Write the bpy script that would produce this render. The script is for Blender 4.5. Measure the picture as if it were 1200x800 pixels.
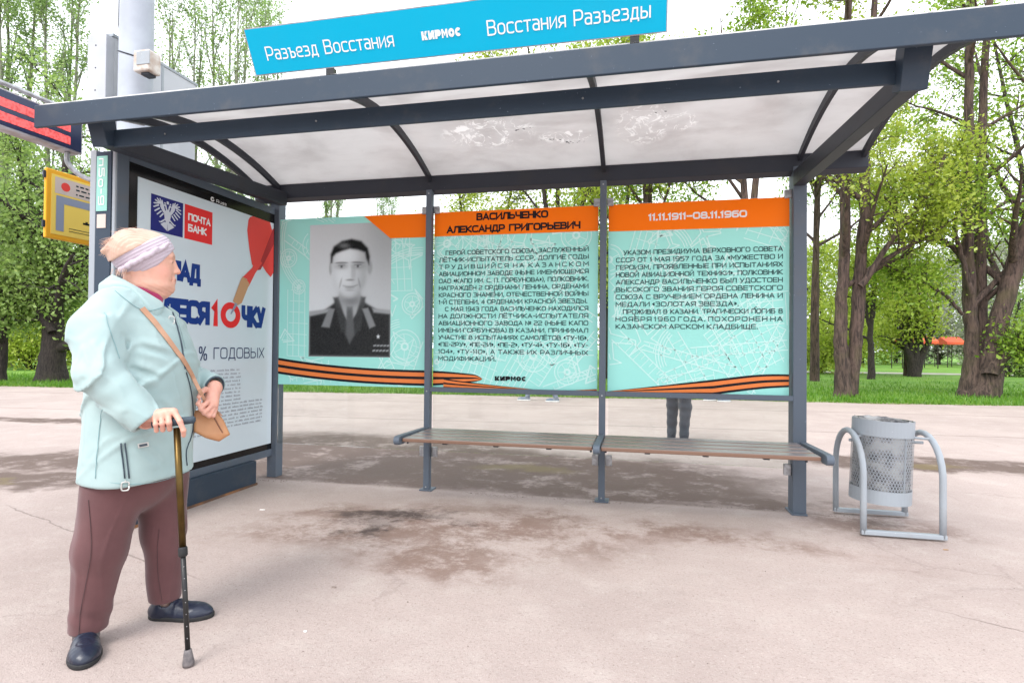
import bpy, bmesh, math, random
import numpy as np
from mathutils import Vector, Matrix

for o in list(bpy.data.objects):
    bpy.data.objects.remove(o, do_unlink=True)
SC = bpy.context.scene
COL = SC.collection
random.seed(7)

# ------------------------------------------------------------------ camera
CAM_H, FPX = 1.15, 669.0
YAW, PITCH, ROLL = map(math.radians, (12.4, 0.7, 0.5))
_F = np.array([-math.sin(YAW)*math.cos(PITCH), math.cos(YAW)*math.cos(PITCH), math.sin(PITCH)])
_R0 = np.array([math.cos(YAW), math.sin(YAW), 0.0])
_U0 = np.cross(_R0, _F)
_R = _R0*math.cos(ROLL)+_U0*math.sin(ROLL)
_U = -_R0*math.sin(ROLL)+_U0*math.cos(ROLL)
CPOS = np.array([0, 0, CAM_H])
cam_data = bpy.data.cameras.new('camera')
cam_data.lens = FPX/1200*36
cam_data.sensor_width = 36
cam_data.clip_start = 0.05
cam_data.clip_end = 3000
cam = bpy.data.objects.new('camera', cam_data)
COL.objects.link(cam)
_m = Matrix.Identity(4)
for i in range(3):
    _m[i][0], _m[i][1], _m[i][2], _m[i][3] = _R[i], _U[i], -_F[i], CPOS[i]
cam.matrix_world = _m
SC.camera = cam

def ray(x, y):                       # direction of a measured sight line, used to survey positions
    return _R*(x-600)/FPX + _U*(400-y)/FPX + _F
def atY(x, y, Y):
    d = ray(x, y); return CPOS + d*Y/d[1]
def onG(x, y, z=0.0):
    d = ray(x, y); return CPOS + d*(z-CAM_H)/d[2]

# ------------------------------------------------------------------ world, sun, exposure (bright overcast)
SUN_EL, SUN_AZ = math.radians(52), math.radians(200)
world = bpy.data.worlds.new('World'); SC.world = world; world.use_nodes = True
nt = world.node_tree; nt.nodes.clear()
out = nt.nodes.new('ShaderNodeOutputWorld'); bg = nt.nodes.new('ShaderNodeBackground')
sky = nt.nodes.new('ShaderNodeTexSky'); sky.sky_type = 'NISHITA'; sky.sun_disc = False
sky.sun_elevation = SUN_EL; sky.sun_rotation = math.radians(160); sky.air_density = 1.0; sky.dust_density = 2.5
tc = nt.nodes.new('ShaderNodeTexCoord')
cn = nt.nodes.new('ShaderNodeTexNoise'); cn.inputs['Scale'].default_value = 1.6; cn.inputs['Detail'].default_value = 5
cr = nt.nodes.new('ShaderNodeValToRGB')
cr.color_ramp.elements[0].position = .3; cr.color_ramp.elements[0].color = (8.6, 9.1, 10.0, 1)
cr.color_ramp.elements[1].position = .75; cr.color_ramp.elements[1].color = (12.5, 12.7, 13.0, 1)
mx = nt.nodes.new('ShaderNodeMix'); mx.data_type = 'RGBA'; mx.inputs[0].default_value = .88
nt.links.new(tc.outputs['Generated'], cn.inputs['Vector'])
nt.links.new(cn.outputs['Fac'], cr.inputs[0])
nt.links.new(sky.outputs[0], mx.inputs[6]); nt.links.new(cr.outputs[0], mx.inputs[7])
nt.links.new(mx.outputs[2], bg.inputs['Color']); bg.inputs['Strength'].default_value = .1
nt.links.new(bg.outputs[0], out.inputs['Surface'])
sd = bpy.data.lights.new('sun', 'SUN'); sd.energy = 1.3; sd.angle = math.radians(24); sd.color = (1, .97, .93)
sun = bpy.data.objects.new('sun', sd); COL.objects.link(sun)
_sd = Vector((math.sin(SUN_AZ)*math.cos(SUN_EL), math.cos(SUN_AZ)*math.cos(SUN_EL), math.sin(SUN_EL)))
sun.rotation_euler = _sd.to_track_quat('Z', 'Y').to_euler()
sky.sun_rotation = SUN_AZ
SC.view_settings.view_transform = 'Standard'; SC.view_settings.look = 'None'
SC.view_settings.gamma = 1; SC.view_settings.use_curve_mapping = False
SC.view_settings.exposure = 1.12

# ------------------------------------------------------------------ materials
def newmat(name):
    m = bpy.data.materials.new(name); m.use_nodes = True
    return m, m.node_tree, m.node_tree.nodes['Principled BSDF']
def N(nt, kind, **kw):
    n = nt.nodes.new('ShaderNode'+kind)
    for k, v in kw.items():
        if k in n.inputs: n.inputs[k].default_value = v
        else: setattr(n, k, v)
    return n
def math_(nt, op, a, b=None, c=None, clamp=False):
    n = nt.nodes.new('ShaderNodeMath'); n.operation = op; n.use_clamp = clamp
    for i, v in enumerate((a, b, c)):
        if v is None: continue
        if isinstance(v, (int, float)): n.inputs[i].default_value = v
        else: nt.links.new(v, n.inputs[i])
    return n.outputs[0]
def mixc(nt, fac, a, b):
    n = nt.nodes.new('ShaderNodeMix'); n.data_type = 'RGBA'
    for i, v in ((0, fac), (6, a), (7, b)):
        if isinstance(v, (int, float)): n.inputs[i].default_value = v
        elif isinstance(v, tuple): n.inputs[i].default_value = (*v, 1)
        else: nt.links.new(v, n.inputs[i])
    return n.outputs[2]
def ramp(nt, v, a, b):
    n = nt.nodes.new('ShaderNodeMapRange'); n.interpolation_type = 'SMOOTHSTEP'
    nt.links.new(v, n.inputs[0]); n.inputs[1].default_value = a; n.inputs[2].default_value = b
    return n.outputs[0]
def noise(nt, scale, detail=4, rough=.55, vec=None, dist=0):
    n = N(nt, 'TexNoise'); n.inputs['Scale'].default_value = scale
    n.inputs['Detail'].default_value = detail; n.inputs['Roughness'].default_value = rough; n.inputs['Distortion'].default_value = dist
    if vec is None:
        g = nt.nodes.new('ShaderNodeTexCoord'); vec = g.outputs['Object']
    nt.links.new(vec, n.inputs['Vector'])
    return n.outputs['Fac']
def bump(nt, b, h, strength=.3, dist=.01):
    n = nt.nodes.new('ShaderNodeBump'); n.inputs['Strength'].default_value = strength; n.inputs['Distance'].default_value = dist
    nt.links.new(h, n.inputs['Height']); nt.links.new(n.outputs[0], b.inputs['Normal'])
def surf(name, c1, c2=None, scale=6, rough=.6, metal=0, bs=.0, bscale=60, bd=.002, spec=.5, a=.35, b=.65):
    m, t, p = newmat(name)
    c2 = c2 or tuple(x*.85 for x in c1)
    f = ramp(t, noise(t, scale), a, b)
    t.links.new(mixc(t, f, c1, c2), p.inputs['Base Color'])
    p.inputs['Roughness'].default_value = rough; p.inputs['Metallic'].default_value = metal
    p.inputs['Specular IOR Level'].default_value = spec
    if bs: bump(t, p, noise(t, bscale, 3), bs, bd)
    return m
M = {}
def painted(name, col, dirt, rough=.48):
    m, t, p = newmat(name); p.inputs['Specular IOR Level'].default_value = .3
    g = N(t, 'TexCoord').outputs['Object']
    f1 = ramp(t, noise(t, 3.5, 6, .65, g), .52, .8)
    f2 = ramp(t, noise(t, 55, 3, .6, g), .70, .76)
    c = mixc(t, math_(t, 'MULTIPLY', f1, .45), col, dirt)
    c = mixc(t, math_(t, 'MULTIPLY', f2, .6), c, tuple(min(1, x*2.4+.1) for x in col))
    t.links.new(c, p.inputs['Base Color'])
    p.inputs['Roughness'].default_value = rough
    t.links.new(math_(t, 'ADD', math_(t, 'MULTIPLY', f1, .25), rough), p.inputs['Roughness'])
    bump(t, p, noise(t, 200, 2, .5, g), .08, .001)
    return m
M['steel'] = painted('blue_grey_paint', (.032, .050, .076), (.13, .125, .12))
M['steel_d'] = painted('dark_blue_grey_paint', (.030, .034, .046), (.06, .056, .055))
M['steel_l'] = painted('light_grey_paint', (.34, .375, .41), (.25, .2, .16), .38)
M['post'] = painted('post_paint', (.105, .130, .165), (.16, .15, .14))
M['galv'] = surf('galvanised', (.45, .46, .48), (.3, .3, .31), 30, .4, .6)
M['black'] = surf('black_trim', (.006, .006, .007), (.012, .012, .012), 8, .18)
M['chrome'] = surf('chrome', (.7, .7, .7), (.6, .6, .6), 20, .2, 1)
def flat(name, col, rough=.4, spec=.15):
    m, t, p = newmat(name); g = N(t, 'TexCoord').outputs['Object']
    f = ramp(t, noise(t, 2.2, 5, .6, g), .3, .8)
    t.links.new(mixc(t, math_(t, 'MULTIPLY', f, .14), col, tuple(x*.75+.05 for x in col)), p.inputs['Base Color'])
    p.inputs['Roughness'].default_value = rough; p.inputs['Specular IOR Level'].default_value = spec
    return m
M['orange'] = flat('orange_print', (1.0, .19, .0))
M['teal'] = flat('teal_print', (.37, .82, .74))
M['teal_line'] = flat('pale_teal_line', (.64, .93, .88))
M['ink'] = flat('black_ink', (.008, .008, .012))
M['ink2'] = flat('dark_ink', (.01, .03, .04))
M['whiteprint'] = flat('white_print', (.85, .85, .85))
M['ribbon'] = flat('ribbon_orange', (.84, .23, .06))
M['cyan'] = flat('cyan_sign', (.0, .42, .66), .3)
M['signedge'] = surf('sign_edge', (.5, .5, .55), (.35, .3, .3), 10, .5)
M['poster'] = flat('pale_poster', (.66, .76, .82), .2)
M['navy'] = flat('navy_ink', (.012, .045, .24))
M['navysq'] = flat('navy_square', (.02, .025, .19))
M['red'] = flat('red_print', (.80, .035, .035))
M['dartred'] = flat('dart_red', (.78, .07, .06))
M['dartdark'] = flat('dart_dark_red', (.42, .035, .04))
M['dartwood'] = flat('dart_tan', (.56, .32, .17))
M['greyink'] = flat('grey_small_print', (.33, .36, .42))
M['silver'] = flat('pale_emblem', (.62, .66, .74))
M['yellow'] = flat('yellow_sign', (.90, .66, .14))
M['amber'] = flat('amber_border', (.85, .42, .03))
M['palegreen'] = flat('mint_sticker', (.30, .60, .52))
M['pinkish'] = flat('pale_pink_sticker', (.62, .52, .47))
M['slate'] = flat('slate_print', (.28, .32, .42))
def emis(name, col, s):
    m, t, p = newmat(name); f = ramp(t, noise(t, 60, 2), .35, .6)
    t.links.new(mixc(t, f, tuple(x*.45 for x in col), col), p.inputs['Emission Color'])
    p.inputs['Base Color'].default_value = (.02, .01, .01, 1); p.inputs['Emission Strength'].default_value = s
    return m
M['led'] = emis('red_led', (.9, .10, .10), .85)

def glass():
    m, t, p = newmat('clear_glass'); t.nodes.remove(p)
    o = t.nodes['Material Output']
    tr = N(t, 'BsdfTransparent'); tr.inputs[0].default_value = (.93, .95, .94, 1)
    gl = N(t, 'BsdfGlossy'); gl.inputs['Roughness'].default_value = .03
    df = N(t, 'BsdfDiffuse'); df.inputs[0].default_value = (.6, .57, .53, 1)
    fr = N(t, 'Fresnel'); fr.inputs[0].default_value = 1.45
    g = N(t, 'TexCoord').outputs['Object']
    dirt = math_(t, 'MULTIPLY', ramp(t, noise(t, 3, 6, .7, g), .5, .85), .08)
    m1 = N(t, 'MixShader'); m2 = N(t, 'MixShader')
    t.links.new(math_(t, 'MULTIPLY', fr.outputs[0], .6), m1.inputs[0]); t.links.new(tr.outputs[0], m1.inputs[1]); t.links.new(gl.outputs[0], m1.inputs[2])
    t.links.new(dirt, m2.inputs[0]); t.links.new(m1.outputs[0], m2.inputs[1]); t.links.new(df.outputs[0], m2.inputs[2])
    t.links.new(m2.outputs[0], o.inputs['Surface'])
    return m
M['glass'] = glass()
def blob(t, px, py, cx, cy, rx, ry, rot=0, soft=.35):
    """soft-edged patch of stain in world metres; returns 0..1"""
    dx = math_(t, 'SUBTRACT', px, cx); dy = math_(t, 'SUBTRACT', py, cy)
    ca, sa = math.cos(rot), math.sin(rot)
    u = math_(t, 'DIVIDE', math_(t, 'ADD', math_(t, 'MULTIPLY', dx, ca), math_(t, 'MULTIPLY', dy, sa)), rx)
    v = math_(t, 'DIVIDE', math_(t, 'SUBTRACT', math_(t, 'MULTIPLY', dy, ca), math_(t, 'MULTIPLY', dx, sa)), ry)
    d = math_(t, 'SQRT', math_(t, 'ADD', math_(t, 'MULTIPLY', u, u), math_(t, 'MULTIPLY', v, v)))
    return ramp(t, d, 1+soft, 1-soft)
def poly_mat():
    m, t, p = newmat('milky_polycarbonate'); t.nodes.remove(p)
    o = t.nodes['Material Output']; g = N(t, 'TexCoord').outputs['Object']
    mp = N(t, 'Mapping'); t.links.new(g, mp.inputs[0]); mp.inputs['Scale'].default_value = (1.2, 2.2, 1)
    f = ramp(t, noise(t, 1.6, 7, .62, mp.outputs[0], .4), .35, .72)
    sp = ramp(t, noise(t, 28, 4, .7, g), .66, .76)
    c = mixc(t, f, (.76, .745, .74), (.64, .62, .615))
    c = mixc(t, math_(t, 'MULTIPLY', sp, .3), c, (.35, .30, .29))
    ps = N(t, 'NewGeometry').outputs['Position']; sx = N(t, 'SeparateXYZ'); t.links.new(ps, sx.inputs[0])
    area = None
    for (bx_, by_, rx_, ry_) in ((-1.05, 3.92, .32, .17), (-.50, 4.03, .19, .07), (.03, 3.95, .17, .22), (.28, 3.95, .10, .10)):
        q = blob(t, sx.outputs[0], sx.outputs[1], bx_, by_, rx_, ry_, 0, .25); area = q if area is None else math_(t, 'MAXIMUM', area, q)
    n_ = noise(t, 6.5, 3, .6, ps, 1.2); ridge = ramp(t, math_(t, 'ABSOLUTE', math_(t, 'SUBTRACT', n_, .5)), .022, .008)
    n3 = noise(t, 11, 2, .6, ps, .8); patch = ramp(t, n3, .60, .62)
    res = math_(t, 'MULTIPLY', area, math_(t, 'MAXIMUM', ridge, patch))
    c = mixc(t, math_(t, 'MULTIPLY', res, .75), c, (.97, .96, .95))
    d = N(t, 'BsdfDiffuse'); tl = N(t, 'BsdfTranslucent'); gl = N(t, 'BsdfGlossy'); gl.inputs['Roughness'].default_value = .25
    t.links.new(c, d.inputs[0]); t.links.new(c, tl.inputs[0])
    a = N(t, 'MixShader'); a.inputs[0].default_value = .62
    t.links.new(d.outputs[0], a.inputs[1]); t.links.new(tl.outputs[0], a.inputs[2])
    b = N(t, 'MixShader'); b.inputs[0].default_value = .06
    t.links.new(a.outputs[0], b.inputs[1]); t.links.new(gl.outputs[0], b.inputs[2])
    t.links.new(b.outputs[0], o.inputs['Surface'])
    return m
M['poly'] = poly_mat()
M['residue'] = surf('glue_residue', (.85, .83, .80), (.7, .68, .65), 30, .6)
def wood():
    m, t, p = newmat('weathered_bench_wood'); g = N(t, 'TexCoord').outputs['Object']
    mp = N(t, 'Mapping'); t.links.new(g, mp.inputs[0]); mp.inputs['Scale'].default_value = (2, 40, 40)
    f = noise(t, 3, 6, .7, mp.outputs[0])
    w = ramp(t, noise(t, 2.3, 4, .6, g), .35, .65)
    c = mixc(t, ramp(t, f, .3, .7), (.27, .245, .245), (.13, .11, .11))
    c = mixc(t, math_(t, 'MULTIPLY', w, .6), c, (.20, .175, .18))
    gn = N(t, 'NewGeometry'); sx = N(t, 'SeparateXYZ'); t.links.new(gn.outputs['Normal'], sx.inputs[0])
    fr = ramp(t, sx.outputs[1], -.5, -.9)
    c = mixc(t, fr, c, (.20, .115, .08))
    t.links.new(c, p.inputs['Base Color']); p.inputs['Roughness'].default_value = .28
    bump(t, p, f, .3, .003)
    return m
M['wood'] = wood()

def bark(name, c1, c2, sc=1):
    m, t, p = newmat(name); g = N(t, 'TexCoord').outputs['Object']
    mp = N(t, 'Mapping'); t.links.new(g, mp.inputs[0]); mp.inputs['Scale'].default_value = (14*sc, 14*sc, 2.4*sc)
    f = noise(t, 1.2, 7, .7, mp.outputs[0], .6)
    c = mixc(t, ramp(t, f, .35, .65), c2, c1)
    c = mixc(t, math_(t, 'MULTIPLY', ramp(t, noise(t, 2.2, 3, .5, g), .5, .7), .5), c, (c1[0]*.8, c1[1]*1.0, c1[2]*.6))
    t.links.new(c, p.inputs['Base Color']); p.inputs['Roughness'].default_value = .9
    bump(t, p, f, .9, .04)
    return m
M['bark'] = bark('grey_brown_bark', (.125, .082, .066), (.026, .017, .015))
M['bark_d'] = bark('dark_bark', (.06, .045, .04), (.018, .014, .014), 2)
M['bark_p'] = bark('pale_green_bark', (.26, .27, .20), (.12, .12, .09))
def leafmat(name, a, b, c):
    m, t, p = newmat(name); t.nodes.remove(p); o = t.nodes['Material Output']
    g = N(t, 'NewGeometry'); g2 = N(t, 'TexCoord').outputs['Object']
    r = N(t, 'ValToRGB'); e = r.color_ramp.elements
    e[0].position = 0; e[0].color = (*a, 1); e[1].position = 1; e[1].color = (*c, 1); k = e.new(.5); k.color = (*b, 1)
    v = math_(t, 'ADD', math_(t, 'MULTIPLY', g.outputs['Random Per Island'], .6), math_(t, 'MULTIPLY', ramp(t, noise(t, .9, 3, .6, g2), .3, .7), .4))
    t.links.new(v, r.inputs[0])
    d = N(t, 'BsdfDiffuse'); tl = N(t, 'BsdfTranslucent'); gl = N(t, 'BsdfGlossy'); gl.inputs['Roughness'].default_value = .45
    t.links.new(r.outputs[0], d.inputs[0]); t.links.new(r.outputs[0], tl.inputs[0])
    x = N(t, 'MixShader'); x.inputs[0].default_value = .5
    t.links.new(d.outputs[0], x.inputs[1]); t.links.new(tl.outputs[0], x.inputs[2])
    y = N(t, 'MixShader'); y.inputs[0].default_value = .04
    t.links.new(x.outputs[0], y.inputs[1]); t.links.new(gl.outputs[0], y.inputs[2])
    t.links.new(y.outputs[0], o.inputs['Surface'])
    return m
M['leaf'] = leafmat('fresh_green_leaves', (.10, .21, .018), (.26, .41, .035), (.46, .60, .08))
M['leaf_y'] = leafmat('yellow_green_leaves', (.19, .29, .025), (.38, .48, .05), (.56, .62, .11))
M['leaf_p'] = leafmat('pale_poplar_leaves', (.15, .26, .07), (.31, .45, .15), (.48, .60, .25))
M['leaf_g'] = leafmat('greyish_willow_leaves', (.14, .24, .05), (.28, .42, .10), (.45, .57, .19))
M['leaf_w'] = leafmat('pale_hazed_leaves', (.30, .33, .24), (.45, .46, .38), (.6, .6, .52))  # far leaves whitened: distance haze is painted into their colour

# ------------------------------------------------------------------ mesh helpers
WM = {}          # object name -> matrix of its thing's root
class MB:
    def __init__(s): s.v = []; s.f = []
    def add(s, vs, fs):
        n = len(s.v); s.v += [tuple(map(float, p)) for p in vs]; s.f += [tuple(i+n for i in q) for q in fs]; return s
    def box(s, x0, x1, y0, y1, z0, z1, mat=None):
        vs = [(x, y, z) for z in (z0, z1) for y in (y0, y1) for x in (x0, x1)]
        if mat is not None: vs = [tuple(mat @ Vector(p)) for p in vs]
        return s.add(vs, [(0, 2, 3, 1), (4, 5, 7, 6), (0, 1, 5, 4), (2, 6, 7, 3), (0, 4, 6, 2), (1, 3, 7, 5)])
    def prism(s, pts, axis, a, b):           # 2-D outline extruded along x / y / z
        n = len(pts)
        def P(u, v, w): return {'x': (w, u, v), 'y': (u, w, v), 'z': (u, v, w)}[axis]
        vs = [P(u, v, a) for u, v in pts]+[P(u, v, b) for u, v in pts]
        fs = [tuple(range(n))[::-1], tuple(range(n, 2*n))]+[(i, (i+1) % n, n+(i+1) % n, n+i) for i in range(n)]
        return s.add(vs, fs)
    def tube(s, pts, r, seg=10, cap=True, sq=None):
        pts = [np.array(p, float) for p in pts]; n = len(pts)
        rs = r if hasattr(r, '__len__') else [r]*n
        t0 = pts[1]-pts[0]; t0 /= np.linalg.norm(t0)
        up = np.array([0, 0, 1.]) if abs(t0[2]) < .9 else np.array([1., 0, 0])
        u = np.cross(t0, up); u /= np.linalg.norm(u)
        vs = []
        for i in range(n):
            t = pts[min(i+1, n-1)]-pts[max(i-1, 0)]; t /= max(np.linalg.norm(t), 1e-9)
            u = u-t*(u@t); u /= max(np.linalg.norm(u), 1e-9); w = np.cross(t, u)
            for k in range(seg):
                a = 2*math.pi*k/seg
                vs.append(pts[i]+rs[i]*(u*math.cos(a)*(sq or 1)+w*math.sin(a)))
        fs = [(i*seg+k, i*seg+(k+1) % seg, (i+1)*seg+(k+1) % seg, (i+1)*seg+k) for i in range(n-1) for k in range(seg)]
        if cap: fs += [tuple(range(seg))[::-1], tuple((n-1)*seg+k for k in range(seg))]
        return s.add(vs, fs)
    def lathe(s, prof, c=(0, 0), seg=24, mat=None):
        vs = []; n = len(prof)
        for (r, z) in prof:
            for k in range(seg):
                a = 2*math.pi*k/seg; vs.append((c[0]+r*math.cos(a), c[1]+r*math.sin(a), z))
        if mat is not None: vs = [tuple(mat @ Vector(p)) for p in vs]
        return s.add(vs, [(i*seg+k, i*seg+(k+1) % seg, (i+1)*seg+(k+1) % seg, (i+1)*seg+k) for i in range(n-1) for k in range(seg)])
    def build(s, name, mat, parent=None, smooth=False, bevel=0, local=False, kind=None, label=None):
        return mkobj(name, s.v, s.f, mat, parent, smooth, bevel, local, kind, label)
def mkmesh(name, v, f, smooth=False):
    me = bpy.data.meshes.new(name)
    if isinstance(f, np.ndarray):
        v = np.asarray(v, np.float32); k = f.shape[1]
        me.vertices.add(len(v)); me.vertices.foreach_set('co', v.ravel())
        me.loops.add(f.size); me.loops.foreach_set('vertex_index', f.astype(np.int32).ravel())
        me.polygons.add(len(f)); me.polygons.foreach_set('loop_start', np.arange(0, f.size, k, dtype=np.int32))
        me.update(calc_edges=True); me.validate()
    else:
        me.from_pydata(v, [], f); me.update()
    if smooth: me.polygons.foreach_set('use_smooth', [True]*len(me.polygons))
    return me
def mkobj(name, v, f, mat, parent=None, smooth=False, bevel=0, local=False, kind=None, label=None):
    if parent is not None and not local:
        inv = WM[parent.name].inverted(); A = np.array(inv)
        v = np.asarray(v, float) @ A[:3, :3].T + A[:3, 3]
        if not isinstance(f, np.ndarray): v = v.tolist()
    me = mkmesh(name, v, f, smooth)
    me.materials.append(mat)
    return link(name, me, parent, bevel, kind, label)
def link(name, me, parent=None, bevel=0, kind=None, label=None):
    o = bpy.data.objects.new(name, me); COL.objects.link(o)
    if parent is not None: o.parent = parent; WM[o.name] = WM[parent.name]
    else: WM[o.name] = Matrix.Identity(4)
    if bevel:
        b = o.modifiers.new('bevel', 'BEVEL'); b.width = bevel; b.segments = 2; b.limit_method = 'ANGLE'; b.angle_limit = .6
        b.harden_normals = False
    if kind: o['kind'] = kind
    if label: o['label'] = label
    return o
def thing(name, label, cat, loc=(0, 0, 0), group=None, rot=0.0):
    o = bpy.data.objects.new(name, None); COL.objects.link(o); o.empty_display_size = .1
    o.location = loc; o.rotation_euler = (0, 0, rot)
    WM[o.name] = Matrix.Translation(loc) @ Matrix.Rotation(rot, 4, 'Z')
    return tag(o, label, cat, group)
def tag(o, label, cat, group=None):
    o['label'] = label; o['category'] = cat
    if group: o['group'] = group
    return o

# lettering ---------------------------------------------------------
_tc = {}
# a wide geometric stroke alphabet: '~' marks polylines with rounded corners, 'o' closed rounded loops
_GL = {
 'А': (1.05, [[(0, 0), (.5, 1), (1, 0)], [(.2, .3), (.8, .3)]]), 'Б': (1, [[(.95, 1), (0, 1), (0, 0)], ['~', (0, .56), (1, .56), (1, 0), (0, 0)]]),
 'В': (1, [['~', (0, 1), (.93, 1), (.93, .53), (0, .53)], ['~', (0, .53), (1, .53), (1, 0), (0, 0)], [(0, 0), (0, 1)]]), 'Г': (.82, [[(0, 0), (0, 1), (1, 1)]]),
 'Д': (1.15, [[(0, -.2), (0, 0), (1, 0), (1, -.2)], [(.13, 0), (.28, 1), (.85, 1), (.85, 0)]]), 'Е': (.95, [[(1, 1), (0, 1), (0, 0), (1, 0)], [(0, .5), (.9, .5)]]),
 'Ж': (1.4, [[(.5, 0), (.5, 1)], [(0, 1), (.38, .5), (0, 0)], [(1, 1), (.62, .5), (1, 0)], [(.38, .5), (.62, .5)]]), 'З': (.95, [['~', (0, 1), (.93, 1), (.93, .53), (.3, .53)], ['~', (.3, .53), (1, .53), (1, 0), (0, 0)]]),
 'И': (1, [[(0, 1), (0, 0), (1, 1), (1, 0)]]), 'К': (.98, [[(0, 0), (0, 1)], [(.95, 1), (.1, .5), (1, 0)]]), 'Л': (1.05, [[(0, 0), (.12, .05), (.28, 1), (1, 1), (1, 0)]]),
 'М': (1.18, [[(0, 0), (0, 1), (.5, .3), (1, 1), (1, 0)]]), 'Н': (1, [[(0, 0), (0, 1)], [(1, 0), (1, 1)], [(0, .5), (1, .5)]]), 'О': (1.12, [['o', (0, 0), (0, 1), (1, 1), (1, 0)]]),
 'П': (1, [[(0, 0), (0, 1), (1, 1), (1, 0)]]), 'Р': (.98, [['~', (0, 1), (1, 1), (1, .36), (0, .36)], [(0, 0), (0, 1)]]), 'С': (1.02, [['~', (1, .95), (.9, 1), (0, 1), (0, 0), (.9, 0), (1, .05)]]),
 'Т': (1, [[(0, 1), (1, 1)], [(.5, 0), (.5, 1)]]), 'У': (1, [[(0, 1), (.52, .28)], [(1, 1), (.42, 0), (.12, 0)]]), 'Ф': (1.3, [['o', (0, .15), (0, .85), (1, .85), (1, .15)], [(.5, -.05), (.5, 1.05)]]),
 'Х': (1, [[(0, 0), (1, 1)], [(0, 1), (1, 0)]]), 'Ц': (1.1, [[(0, 1), (0, 0), (1, 0), (1, -.2)], [(.86, 0), (.86, 1)]]), 'Ч': (.95, [['~', (0, 1), (0, .42), (1, .42)], [(1, 0), (1, 1)]]),
 'Ш': (1.35, [[(0, 1), (0, 0), (1, 0), (1, 1)], [(.5, 0), (.5, 1)]]), 'Щ': (1.45, [[(0, 1), (0, 0), (1, 0), (1, -.2)], [(.46, 0), (.46, 1)], [(.9, 0), (.9, 1)]]),
 'Ъ': (1.1, [[(0, 1), (.25, 1), (.25, 0)], ['~', (.25, .58), (1, .58), (1, 0), (.25, 0)]]), 'Ь': (.95, [[(0, 1), (0, 0)], ['~', (0, .58), (1, .58), (1, 0), (0, 0)]]),
 'Ы': (1.35, [[(0, 1), (0, 0)], ['~', (0, .58), (.68, .58), (.68, 0), (0, 0)], [(1, 0), (1, 1)]]), 'Э': (1, [['~', (0, 1), (1, 1), (1, 0), (0, 0)], [(.3, .5), (1, .5)]]),
 'Ю': (1.4, [[(0, 0), (0, 1)], [(0, .5), (.3, .5)], ['o', (.3, 0), (.3, 1), (1, 1), (1, 0)]]), 'Я': (1, [['~', (1, .38), (0, .38), (0, 1), (1, 1)], [(1, 0), (1, 1)], [(.45, .38), (.0, 0)]]),
 'Ё': (.95, [[(1, 1), (0, 1), (0, 0), (1, 0)], [(0, .5), (.9, .5)], [(.2, 1.3), (.32, 1.3)], [(.68, 1.3), (.8, 1.3)]]), 'Й': (1, [[(0, 1), (0, 0), (1, 1), (1, 0)], [(.28, 1.28), (.72, 1.28)]]),
 '0': (1.05, [['o', (0, 0), (0, 1), (1, 1), (1, 0)]]), '1': (.35, [[(0, .85), (.6, 1), (.6, 0)]]), '2': (.95, [['~', (0, 1), (1, 1), (1, .52), (0, .45), (0, 0)], [(0, 0), (1, 0)]]),
 '3': (.95, [['~', (0, 1), (.93, 1), (.93, .53), (.3, .53)], ['~', (.3, .53), (1, .53), (1, 0), (0, 0)]]), '4': (1, [[(.75, 0), (.75, 1), (0, .28), (1, .28)]]),
 '5': (.95, [['~', (.05, .58), (1, .58), (1, 0), (0, 0)], [(.95, 1), (.05, 1), (.05, .58)]]), '6': (.98, [['o', (0, 0), (0, .58), (1, .58), (1, 0)], ['~', (0, .3), (0, 1), (.9, 1)]]),
 '7': (.9, [[(0, 1), (1, 1), (.35, 0)]]), '8': (.98, [['o', (0, 0), (0, .53), (1, .53), (1, 0)], ['o', (.06, .53), (.06, 1), (.94, 1), (.94, .53)]]), '9': (.98, [['o', (0, .42), (0, 1), (1, 1), (1, .42)], ['~', (1, .7), (1, 0), (.1, 0)]]),
 '.': (.08, [[(0, 0), (1, 0)]]), ',': (.12, [[(1, .06), (.2, -.16)]]), '-': (.45, [[(0, .45), (1, .45)]]), '–': (.8, [[(0, .45), (1, .45)]]), '(': (.22, [['~', (1, 1.08), (0, .8), (0, .2), (1, -.08)]]), ')': (.22, [['~', (0, 1.08), (1, .8), (1, .2), (0, -.08)]]),
 '«': (.45, [[(.45, .75), (0, .5), (.45, .25)], [(1, .75), (.55, .5), (1, .25)]]), '»': (.45, [[(0, .75), (.45, .5), (0, .25)], [(.55, .75), (1, .5), (.55, .25)]]), '№': (1.5, [[(0, 0), (0, 1), (.55, 0), (.55, 1)], ['o', (.72, .5), (.72, .9), (1, .9), (1, .5)], [(.72, .25), (1, .25)]]),
 '%': (1.2, [['o', (0, .55), (0, 1), (.35, 1), (.35, .55)], ['o', (.65, 0), (.65, .45), (1, .45), (1, 0)], [(.2, 0), (.8, 1)]]), ' ': (.45, []),
 'R': (.98, [['~', (0, 1), (1, 1), (1, .4), (0, .4)], [(0, 0), (0, 1)], [(.5, .4), (1, 0)]]), 'u': (.7, [['~', (0, .7), (0, 0), (1, 0)], [(1, 0), (1, .7)]]), 's': (.65, [['~', (1, .7), (0, .7), (0, .37), (1, .37), (1, 0), (0, 0)]]),
 'а': (.72, [['~', (.05, .72), (1, .72), (1, 0)], ['o', (0, 0), (0, .42), (1, .42), (1, 0)]]), 'е': (.78, [['~', (0, .37), (1, .37), (1, .72), (0, .72), (0, 0), (.95, 0)]]),
}
for _c in 'зъостниядыжрп':
    w_, g_ = _GL[_c.upper()]; _GL[_c] = (w_*.74, [[p if isinstance(p, str) else (p[0], p[1]*.72) for p in st] for st in g_])
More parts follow.
